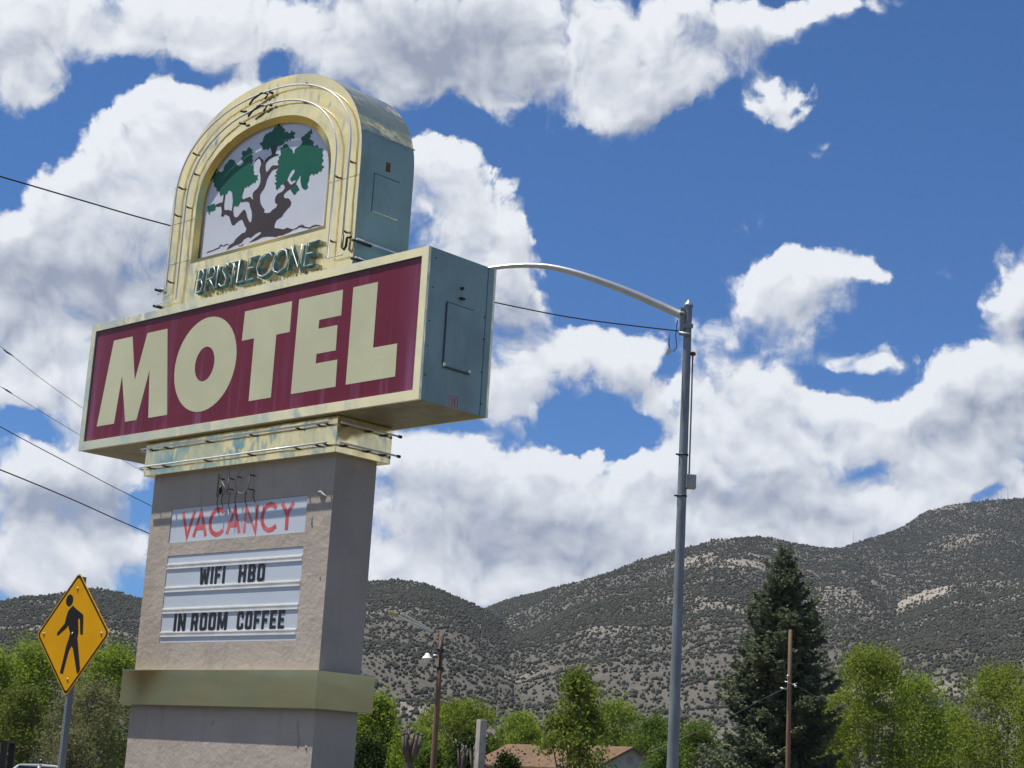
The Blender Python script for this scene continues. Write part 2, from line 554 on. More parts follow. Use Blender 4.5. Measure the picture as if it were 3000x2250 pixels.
M['white'] = mat('white_sign_plastic', (.56, .62, .68), .35, 0, .03, 1.0, spec=.4)
M['rail'] = mat('milky_rail_plastic', (.80, .80, .76), .3, 0, .05, 5., spec=.5)
M['red'] = mat('faded_red_vinyl', (.62, .085, .09), .5, 0, .12, 4.0, col2=(.70, .20, .20))
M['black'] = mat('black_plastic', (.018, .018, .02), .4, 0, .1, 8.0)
M['neon'] = mat('glass_tube', (.80, .80, .78), .25, 0, .05, 8., spec=.6)
M['neon_shaded'] = mat('shaded_glass_tube', (.30, .29, .27), .25, 0, .1, 8., spec=.6)  # same glass darkened, the shade on the NO tubes put into its colour
M['wirebk'] = mat('dark_fitting', (.02, .02, .022), .5, 0, .1, 8.)
M['logo_white'] = mat('white_logo_panel', (.62, .65, .71), .38, 0, .03, .9)
M['logo_green'] = mat('green_logo_vinyl', (.012, .125, .080), .5, 0, .05, 2., spec=.2)
M['logo_brown'] = mat('brown_logo_vinyl', (.070, .055, .060), .5, 0, .06, 2., spec=.2)
M['letter_green'] = mat('green_letter_enamel', (.018, .115, .095), .35, 0, .25, 9., spec=.35)
M['letter_edge'] = mat('letter_return_metal', (.46, .49, .45), .35, .5, .2, 9.)
M['rust'] = mat('rusty_clip', (.22, .11, .05), .8, .2, .3, 20.)
M['steel'] = mat('galvanised_steel', (.235, .262, .288), .48, .3, .12, 3.0, stretch=(1, 1, .3), bump=.1, bscale=12., spec=.4)
M['arm'] = mat('aluminium_arm', (.62, .62, .60), .34, .75, .05, 2.)
M['box'] = mat('grey_box_paint', (.36, .36, .34), .5, .2, .1, 8.)
M['yellow'] = mat('sign_yellow_sheeting', (.70, .345, .001), .55, 0, .04, 1.4, spec=.12, col2=(.66, .31, .001))
M['signblack'] = mat('sign_black_ink', (.012, .010, .010), .5, 0, .05, 3., spec=.2)
M['alu'] = mat('bare_aluminium', (.5, .5, .5), .4, .8, .1, 9.)
M['wood'] = mat('weathered_pole_wood', (.21, .125, .07), .85, 0, .2, 2.0, stretch=(9, 9, .4), bump=.4, bscale=6., col2=(.12, .075, .045))
M['bark'] = mat('bark', (.13, .105, .085), .9, 0, .2, 2.5, stretch=(3, 3, .6), bump=.5, bscale=8.)
M['bark_grey'] = mat('pale_bark', (.20, .18, .16), .9, 0, .2, 2.5, stretch=(3, 3, .6), bump=.5, bscale=8.)
M['concrete'] = mat('grey_concrete', (.40, .37, .33), .9, 0, .12, 3.0, bump=.25, bscale=20.)
M['cable'] = mat('black_cable', (.02, .02, .024), .5, 0, .1, 3.)
M['cable_pale'] = mat('bare_wire', (.16, .17, .19), .4, .4, .1, 3.)
M['glint'] = mat('pale_wire_glint', (.72, .70, .66), .4, 0, .08, 3.)  # colour of sunlight glinting on bare conductors
M['glint_yellow'] = mat('yellow_wire_glint', (.55, .45, .14), .4, 0, .08, 3.)

# ------------------------------------------------------------------ the motel sign
K = 1.2192
YAW = -0.7579
UU, VV = Vector((math.cos(YAW), math.sin(YAW), 0)), Vector((-math.sin(YAW), math.cos(YAW), 0))
T0 = Vector((-4.018, 15.745, 0))
CW, CD, CH = 4.570, 0.762, 1.2192
UC, VC = CW / 2, CD / 2
BASE = 2.745 + CAM_Z              # height of the cabinet's lower edge
sign = empty('motel_sign', T0 + UC * UU + VC * VV, YAW)
tag(sign, 'tall motel pylon sign with arched brass top, maroon letter box and stuccoed pylon', 'motel sign')
OFF = (-UC, -VC, BASE)
mb = lambda: MB(OFF)


def rect(u0, u1, z0, z1):
    return [(u0, z0), (u1, z0), (u1, z1), (u0, z1)]


# pylon: stuccoed box with two recesses in its front
PV0, PV1, PU0, PU1 = .159, .603, 1.047, 3.491
VAC_R, MSG_R = rect(1.350, 3.181, -.914, -.612), rect(1.361, 3.184, -1.783, -1.028)
b = mb()
b.prism(rect(PU0, PU1, -BASE, -.295), PV0, PV0 + .012, holes=[VAC_R, MSG_R], back=False)
b.box(PU0, PU1, PV0 + .012, PV1, -BASE, -.295, skip=('f', 't'))
pylon = b.build('pylon', M['stucco'], sign)
# flaking paint and trowel lumps on the front
fl = mb()
for _ in range(24):
    u, z = rng.choice([rng.uniform(3.25, 3.46), rng.uniform(3.22, 3.47), rng.uniform(1.07, 1.3), rng.uniform(1.1, 3.4)]), rng.uniform(-4.1, -.66)
    if 1.3 < u < 3.22 and -1.83 < z < -.58 or -2.34 < z < -2.0:
        continue
    a, l, w = rng.uniform(.9, 2.0), rng.uniform(.02, .07), rng.uniform(.006, .014)
    du, dz = math.cos(a) * l, math.sin(a) * l
    nu, nz = -math.sin(a) * w, math.cos(a) * w
    fl.add([(u - du, PV0 - .001, z - dz), (u + nu, PV0 - .001, z + nz), (u + du, PV0 - .001, z + dz), (u - nu, PV0 - .001, z - nz), (u, PV0 - rng.uniform(.006, .016), z)],
           [(0, 1, 4), (1, 2, 4), (2, 3, 4), (3, 0, 4)])
fl.add([(3.30, PV0 - .001, -.585), (3.36, PV0 - .001, -.575), (3.42, PV0 - .001, -.64), (3.36, PV0 - .001, -.66), (3.35, PV0 - .03, -.61)], [(0, 1, 4), (1, 2, 4), (2, 3, 4), (3, 0, 4)])
fl.split('paint_flake', M['stucco'], pylon)

# vacancy panel and changeable-letter board, set in the recesses
vac = mb().box(1.352, 3.179, PV0 + .006, PV0 + .0115, -.912, -.614).build('vacancy_panel', M['white'], sign)
msg = mb().box(1.363, 3.182, PV0 + .005, PV0 + .0115, -1.781, -1.030).build('message_board', M['white'], sign)
for z in (-1.123, -1.325, -1.511, -1.711):
    r = mb()
    r.prism(rect(1.366, 3.178, z - .026, z + .026), PV0 + .002, PV0 + .0049)
    r.box(1.366, 3.178, PV0 - .004, PV0 + .0019, z - .022, z - .012)
    r.box(1.366, 3.178, PV0 - .004, PV0 + .0019, z + .010, z + .022)
    r.build('letter_rail', M['rail'], msg)


def offset_poly(pts, w):
    """outline of a mitred stroke of width w along a polyline"""
    P = [Vector((p[0], p[1])) for p in pts]
    L, R = [], []
    for i, p in enumerate(P):
        d0 = (P[i] - P[i - 1]).normalized() if i else None
        d1 = (P[i + 1] - P[i]).normalized() if i < len(P) - 1 else None
        d0, d1 = d0 or d1, d1 or d0
        n0, n1 = Vector((-d0.y, d0.x)), Vector((-d1.y, d1.x))
        m = (n0 + n1)
        m = m.normalized() if m.length > 1e-6 else n0
        k = min(1 / max(m.dot(n0), .3), 2.2)
        L.append(p + m * w / 2 * k)
        R.append(p - m * w / 2 * k)
    return [tuple(p) for p in L] + [tuple(p) for p in reversed(R)]


VACANCY = [[[(1.516, -.648), (1.603, -.867), (1.683, -.645)]],
           [[(1.697, -.876), (1.776, -.653), (1.868, -.876)], [(1.738, -.797), (1.830, -.797)]],
           [[(2.091, -.686), (2.063, -.665), (2.023, -.655), (1.975, -.662), (1.935, -.695), (1.913, -.757), (1.925, -.815), (1.955, -.850), (2.012, -.873), (2.062, -.864), (2.102, -.84)]],
           [[(2.158, -.875), (2.243, -.657), (2.328, -.874)], [(2.203, -.798), (2.288, -.798)]],
           [[(2.393, -.877), (2.393, -.658), (2.540, -.875), (2.542, -.652)]],
           [[(2.792, -.692), (2.760, -.668), (2.712, -.657), (2.668, -.665), (2.634, -.695), (2.615, -.757), (2.628, -.812), (2.660, -.851), (2.712, -.874), (2.762, -.866), (2.806, -.84)]],
           [[(2.863, -.657), (2.935, -.755), (3.007, -.658)], [(2.938, -.762), (2.942, -.882)]]]
for letter in VACANCY:
    l = mb()
    for i, st in enumerate(letter):
        y = PV0 + .005 - .0008 * i
        l.prism(offset_poly(st, .040), y, y + .0006)
    l.build('letter', M['red'], vac)

# condensed block capitals for the changeable board, drawn on a unit-high grid
def glyph(ch):
    t = .175
    ch8 = lambda x0, x1, z0, z1, c: [(x0 + c, z0), (x1 - c, z0), (x1, z0 + c), (x1, z1 - c), (x1 - c, z1), (x0 + c, z1), (x0, z1 - c), (x0, z0 + c)]
    if ch == 'I': return t, [[(0, 0), (t, 0), (t, 1), (0, 1)]], []
    if ch == 'F': return .5, [[(0, 0), (t, 0), (t, .40), (.43, .40), (.43, .59), (t, .59), (t, .81), (.5, .81), (.5, 1), (0, 1)]], []
    if ch == 'E': return .5, [[(0, 0), (.5, 0), (.5, .19), (t, .19), (t, .41), (.44, .41), (.44, .59), (t, .59), (t, .81), (.5, .81), (.5, 1), (0, 1)]], []
    if ch == 'H': return .56, [[(0, 0), (t, 0), (t, .41), (.56 - t, .41), (.56 - t, 0), (.56, 0), (.56, 1), (.56 - t, 1), (.56 - t, .60), (t, .60), (t, 1), (0, 1)]], []
    if ch == 'N': return .58, [[(0, 0), (.19, 0), (.19, .52), (.40, 0), (.58, 0), (.58, 1), (.39, 1), (.39, .48), (.18, 1), (0, 1)]], []
    if ch == 'M': return .74, [[(0, 0), (.18, 0), (.18, .60), (.31, .1), (.43, .1), (.56, .60), (.56, 0), (.74, 0), (.74, 1), (.53, 1), (.37, .42), (.21, 1), (0, 1)]], []
    if ch == 'W': return .80, [[(.10, 0), (.31, 0), (.40, .48), (.49, 0), (.70, 0), (.80, 1), (.62, 1), (.57, .38), (.48, .88), (.32, .88), (.23, .38), (.18, 1), (0, 1)]], []
    if ch == 'O': return .54, [ch8(0, .54, 0, 1, .11)], [ch8(t, .54 - t, .19, .81, .045)]
    if ch == 'B': return .54, [[(0, 0), (.43, 0), (.54, .11), (.54, .42), (.47, .51), (.54, .60), (.54, .89), (.43, 1), (0, 1)]], [rect(t, .35, .18, .42), rect(t, .35, .60, .82)]
    if ch == 'R': return .56, [[(0, 0), (t, 0), (t, .40), (.30, .40), (.36, 0), (.56, 0), (.49, .45), (.54, .54), (.54, .89), (.43, 1), (0, 1)]], [rect(t, .35, .58, .82)]
    if ch == 'C': return .54, [[(.11, 0), (.43, 0), (.54, .11), (.54, .36), (.54 - t, .36), (.54 - t, .19), (t, .19), (t, .81), (.54 - t, .81), (.54 - t, .64), (.54, .64), (.54, .89), (.43, 1), (.11, 1), (0, .89), (0, .11)]], []


def word(text, u0, u1, z0, z1, gap, parent):
    ws = [glyph(c)[0] for c in text]
    k = (u1 - u0 - gap * (len(text) - 1)) / sum(ws)
    u = u0
    for c, w in zip(text, ws):
        _, outs, holes = glyph(c)
        f = lambda pts: [(u + p[0] * k, z0 + p[1] * (z1 - z0)) for p in pts]
        mb().prism(f(outs[0]), PV0 + .0005, PV0 + .0025, [f(h) for h in holes]).build('letter', M['black'], parent)
        u += w * k + gap


word('WIFI', 1.845, 2.190, -1.294, -1.1465, .026, msg)
word('HBO', 2.376, 2.716, -1.294, -1.1465, .030, msg)
word('IN', 1.545, 1.708, -1.687, -1.5345, .026, msg)
word('ROOM', 1.788, 2.278, -1.687, -1.5345, .026, msg)
word('COFFEE', 2.412, 3.020, -1.687, -1.5345, .026, msg)

# unlit neon NO above the vacancy panel, with its loose leads
no = mb()
nv = PV0 - .05
no.tube([(2.045, nv, -.56), (2.045, nv, -.36), (2.19, nv, -.54), (2.19, nv, -.34)], .006, 6)
no.tube([(2.382 + .098 * math.cos(a), nv, -.447 + .105 * math.sin(a)) for a in np.linspace(1.9, 7.9, 26)], .006, 6)
neon_no = no.split('neon_letter', M['neon_shaded'], sign)[0]
cl = mb()
for u, z in ((2.06, -.40), (2.20, -.41), (2.29, -.40), (2.475, -.40), (2.47, -.52), (2.20, -.50)):
    cl.tube([(u, PV0 + .001, z), (u, nv, z)], .006, 6)
for u, l in ((2.055, .17), (2.11, .12), (2.215, .19), (2.30, .16), (2.43, .13), (2.54, .11)):
    cl.tube([(u, nv + .01, -.53), (u - .006, nv + .006, -.53 - l * .5), (u + .012, nv + .02, -.53 - l)], .004, 5)
cl.ball((2.075, nv + .01, -.50), .018, 8, (1, 1, 2.2))
cl.split('lead_wire', M['wirebk'], neon_no)

# brass collar and lower band
CU0, CU1, CV0, CV1 = .969, 3.562, .087, .687
collar = mb().box(CU0, CU1, CV0, CV1, -.302, -.003).build('brass_collar', M['gold'], sign, bevel=.004)
band = mb().box(.968, 3.574, .087, .687, -2.317, -2.017).build('brass_band', M['gold_band'], sign, bevel=.006)


def standoffs(pts, d, name, parent, r=.009):
    for p in pts:
        q = Vector(p) + Vector(d)
        mb().tube([p, Vector(p).lerp(q, .9), q], [r, r, r * 1.3], 6).build(name, M['rust'], parent)


TR = .0085
for z in (-.063, -.228):
    for y in (CV0 - .05, CV1 + .05):
        mb().tube([(CU0 - .012, y, z), (CU1 - .06, y, z)], TR, 8).build('neon_tube', M['neon'], collar)
    for x in (CU1 + .05, CU0 - .05):
        mb().tube([(x, CV0 - .005, z - .004), (x, CV1 + .045, z - .004)], TR, 8).build('neon_tube', M['neon'], collar)
        e = mb().tube([(x, CV1 + .025, z - .004), (x, CV1 + .055, z - .004)], TR * 1.6, 8)
        e.build('tube_cap', M['wirebk'], collar)
    standoffs([(u, CV0 + .001, z - .012) for u in (1.08, 1.30, 1.9, 2.5, 3.1, 3.36, 3.46)], (0, -.045, .008), 'tube_support', collar)
    standoffs([(CU1 - .001, v, z - .014) for v in (.17, .42, .60)], (.045, 0, .008), 'tube_support', collar, .011)

# ---- letter cabinet
cab = mb()
cab.box(.002, CW - .002, .026, CD - .026, .002, CH - .002, skip=('b',))
cabinet = cab.build('letter_cabinet', M['teal'], sign)
mb().add([(.002, .026, .0015), (CW - .002, .026, .0015), (CW - .002, CD - .026, .0015), (.002, CD - .026, .0015)], [(3, 2, 1, 0)]).build('soffit', M['soffit'], cabinet)
O_ = rect(.073, 4.495, .0815, 1.147)
for y0, y1, yp in ((0, .0255, .014), (CD, CD - .0255, CD - .014)):
    f = mb()
    f.prism(rect(0, CW, 0, CH), min(y0, y1), max(y0, y1), holes=[O_])
    f.build('retainer_frame', M['trim'], cabinet, bevel=.002)
    s = 1 if y0 == 0 else -1
    p = mb().box(.0731, 4.4949, min(yp, yp + s * .006), max(yp, yp + s * .006), .0816, 1.1469)
    p.build('sign_face', M['panel'], cabinet)
    shade_ring = mb()  # black ring on the face, painting the shade of the inner lip
    shade_ring.prism(rect(.0732, 4.4948, .0817, 1.1468), min(yp - s * .0008, yp - s * .0003), max(yp - s * .0008, yp - s * .0003), holes=[rect(.090, 4.489, .086, 1.136)])
    shade_ring.build('lip_shade', M['black'], cabinet)
ell = lambda cx, cz, rx, rz, n=48: [(cx + rx * math.cos(2 * math.pi * i / n), cz + rz * math.sin(2 * math.pi * i / n)) for i in range(n)]
MOTEL = [([(.246, .212), (.373, 1.021), (.671, 1.021), (.781, .592), (.903, 1.021), (1.209, 1.021), (1.340, .212), (1.057, .212), (.998, .658), (.876, .212), (.700, .212), (.570, .660), (.525, .212)], []),
         (ell(1.821, .616, .4385, .4255), [ell(1.818, .617, .1376, .1554)]),
         ([(2.321, 1.019), (2.945, 1.019), (2.949, .752), (2.775, .752), (2.778, .212), (2.485, .212), (2.480, .760), (2.314, .760)], []),
         ([(3.035, 1.019), (3.580, 1.019), (3.584, .803), (3.316, .803), (3.314, .728), (3.548, .728), (3.552, .516), (3.317, .516), (3.316, .436), (3.580, .436), (3.585, .212), (3.034, .212)], []),
         ([(3.705, 1.019), (3.996, 1.019), (3.997, .480), (4.273, .478), (4.276, .214), (3.706, .214)], [])]
for side in (0, 1):
    for o_, h_ in MOTEL:
        fl_ = (lambda q: q) if side == 0 else (lambda q: [(CW - p[0], p[1]) for p in q])
        y = (.0128, .0134) if side == 0 else (CD - .0134, CD - .0128)
        mb().prism(fl_(o_), y[0], y[1], [fl_(h) for h in h_]).build('letter', M['letter'], cabinet)

# service hatch, seam, sticker, peephole on the right end
hx = CW - .002
h = mb()
h.box(hx + .0005, hx + .006, .232, .521, .312, .819)
hatch = h.build('access_hatch', M['teal'], cabinet, bevel=.002)
e = mb()
e.box(hx + .0005, hx + .012, .224, .2315, .320, .815)
e.box(hx + .0005, hx + .016, .232, .521, .3, .3115)
e.box(hx + .0005, hx + .004, .226, .527, .8195, .826)
e.split('hatch_frame', M['teal_dark'], hatch)
for v in (.236, .517):
    mb().box(hx + .006, hx + .014, v - .012, v + .012, .304, .335).build('hatch_clip', M['trim'], hatch)
mb().box(hx + .0004, hx + .002, .667, .673, .004, CH - .004).build('panel_seam', M['teal_dark'], cabinet)
st = mb()
st.box(hx + .0004, hx + .0012, .322, .421, .012, .018); st.box(hx + .0004, hx + .0012, .322, .421, .092, .098)
st.box(hx + .0004, hx + .0012, .322, .330, .0185, .0915); st.box(hx + .0004, hx + .0012, .413, .421, .0185, .0915)
st.box(hx + .0004, hx + .0012, .352, .366, .026, .083); st.box(hx + .0004, hx + .0012, .378, .392, .026, .083)
st.build('inspection_sticker', M['red'], cabinet)
kn = mb()
kn.tube([(hx, .380, .966), (hx + .02, .380, .966)], .013, 8); kn.box(hx + .0004, hx + .03, .362, .402, .876, .890); kn.tube([(hx, .382, .884), (hx + .035, .382, .872)], .008, 6)
for v, z in ((.08, 1.14), (.07, .90), (.055, .63), (.05, .43), (.05, .20), (.655, .80), (.66, .62), (.66, .35), (.68, .1)):
    kn.ball((hx + .001, v, z), .007, 6)
kn.split('rivet', M['wirebk'], cabinet)
sc_ = mb()
for z0, z1 in ((.60, .67), (.38, .59), (.19, .36), (.05, .12)):
    sc_.box(hx + .0004, hx + .0013, .043, .049, z0, z1)
sc_.split('paint_scratch', M['letter_edge'], cabinet)

# ---- arched top
AV0, AV1 = .077, CD - .077
AC = 2.291


def arch(hw, zs, rise, zb, n=2.2, seg=44):
    pts = [(AC - hw, zb), (AC + hw, zb)]
    for i in range(seg + 1):
        a = math.pi * i / seg
        c, s = math.cos(a), math.sin(a)
        pts.append((AC + hw * math.copysign(abs(c) ** (2 / n), c), zs + rise * abs(s) ** (2 / n)))
    return pts


AO = arch(1.302, 2.20, .972, CH - .002)
AI = arch(.925, 2.16, .64, 1.622)
AP = arch(.866, 2.13, .618, 1.668)
ab = mb()
ring = [p for p in AO]
n_ = len(AO)
# returns: brass over the top, teal on the straight sides
top, sides = mb(), mb()
SPLIT = 2.43
for i in range(n_):
    p, q = AO[i], AO[(i + 1) % n_]
    if i == 0:
        continue
    tgt = sides if max(p[1], q[1]) <= SPLIT + .05 else top
    tgt.add([(p[0], AV0 + .004, p[1]), (p[0], AV1 - .004, p[1]), (q[0], AV1 - .004, q[1]), (q[0], AV0 + .004, q[1])], [(0, 3, 2, 1)], True)
arch_top = top.build('arched_cabinet', M['gold'], sign)
sides.split('side_panel', M['teal'], arch_top)
for y0, y1, s in ((AV0, AV0 + .006, 1), (AV1, AV1 - .006, -1)):
    f = mb()
    f.prism(AO, min(y0, y1), max(y0, y1), holes=[AI])
    f.build('arch_face', M['gold'], arch_top, bevel=.0015)
    bv = mb()
    bv.strip(AI, AP, y0 + s * .002, y0 + s * .030)
    bv.strip(AP, AP, y0 + s * .030, y0 + s * .056)
    bv.build('arch_bevel', M['gold_bevel'], arch_top)
    lp = mb().prism(AP, min(y0 + s * .054, y0 + s * .060), max(y0 + s * .054, y0 + s * .060))
    lp.build('logo_panel', M['logo_white'], arch_top)
sm = mb()
for sx in (-1, 1):
    x = AC + sx * 1.3025
    sm.box(min(x, x + sx * .004), max(x, x + sx * .004), AV0 + .01, AV1 - .01, 2.418, 2.428)
sm.split('side_seam', M['letter_edge'], arch_top)
ax = AC + 1.302
hh = mb().box(ax + .0005, ax + .005, .242, .525, 1.756, 2.08).build('access_hatch', M['teal'], arch_top, bevel=.002)
e = mb()
e.box(ax + .0005, ax + .003, .236, .2415, 1.75, 2.08); e.box(ax + .0005, ax + .003, .236, .53, 2.0805, 2.087)
e.split('hatch_frame', M['teal_dark'], hh)
mb().box(ax + .0005, ax + .010, .242, .525, 1.744, 1.7555).build('hatch_frame', M['trim'], hh)
mb().box(ax + .0005, ax + .002, .36, .41, 2.14, 2.22).build('rust_patch', M['rust'], arch_top)
sj = mb()   # sheet joints of the brass face
for u0, u1, z in ((AC - 1.30, AC - .93, 1.66), (AC - 1.30, AC - .93, 2.05), (AC + .93, AC + 1.30, 2.02)):
    sj.box(u0, u1, AV0 - .0012, AV0 - .0002, z, z + .005)
sj.split('sheet_joint', M['soffit'], arch_top)

# neon rings round the arch, running in double line
for s, y in ((1, AV0 - .042), (-1, AV1 + .042)):
    t1 = arch(1.205, 2.28, .772, 1.47)[2:]
    t1 = [(AC + 1.205, 1.50)] + t1 + [(AC - 1.205, 1.40), (AC - 1.33, 1.385)]
    mb().tube([(p[0], y, p[1]) for p in t1], TR, 8).build('neon_tube', M['neon'], arch_top)
    t2 = arch(1.035, 2.20, .722, 1.36)[2:]
    t2 = [(AC + 1.22, 1.335), (AC + 1.035, 1.33)] + t2 + [(AC - 1.035, 1.30), (AC - 1.33, 1.285)]
    mb().tube([(p[0], y, p[1]) for p in t2], TR, 8).build('neon_tube', M['neon'], arch_top)
    sup = [(AC - 1.205 + .03, 2.40), (AC - 1.01, 2.70), (AC - .98, 2.50), (AC - 1.04, 2.19), (AC - 1.2, 2.14), (AC + 1.035, 2.06), (AC + 1.2, 2.16), (AC + .55, 3.005), (AC + .52, 2.85), (AC - 1.2, 1.5), (AC + 1.2, 1.55), (AC + 1.03, 1.5)]
    standoffs([(u, AV0 if s == 1 else AV1, z - .012) for u, z in sup], (0, -s * .038, .008), 'tube_support', arch_top)
    k = mb()
    for zz in (3.02, 2.905):     # blacked-out crossovers near the crown
        k.tube([(AC - .22, y, zz - .035), (AC - .16, y - s * .012, zz - .005), (AC - .04, y - s * .012, zz + .03), (AC + .02, y + s * .01, zz + .01), (AC - .03, y + s * .02, zz - .02)], .010, 6)
        k.tube([(AC - .34, y, zz - .07), (AC - .28, y + s * .02, zz - .085)], .012, 6)
        k.tube([(AC + .05, y, zz + .02), (AC + .08, y + s * .02, zz + .005)], .012, 6)
    k.tube([(AC + 1.205, y, 1.50), (AC + 1.205, y, 1.40), (AC + 1.235, y, 1.375), (AC + 1.255, y, 1.40), (AC + 1.26, y, 1.47), (AC + 1.31, y, 1.47)], .012, 6)
    k.split('tube_crossover', M['wirebk'], arch_top)
for x in (ax + .05, AC - 1.302 - .05):
    for z in (1.452, 1.297):
        mb().tube([(x, .06, z), (x, .70, z - .003)], TR, 8).build('neon_tube', M['neon'], arch_top)
        mb().tube([(x, .02, z - .02), (x, .22, z - .02)], .014, 6).build('tube_cap', M['wirebk'], arch_top)

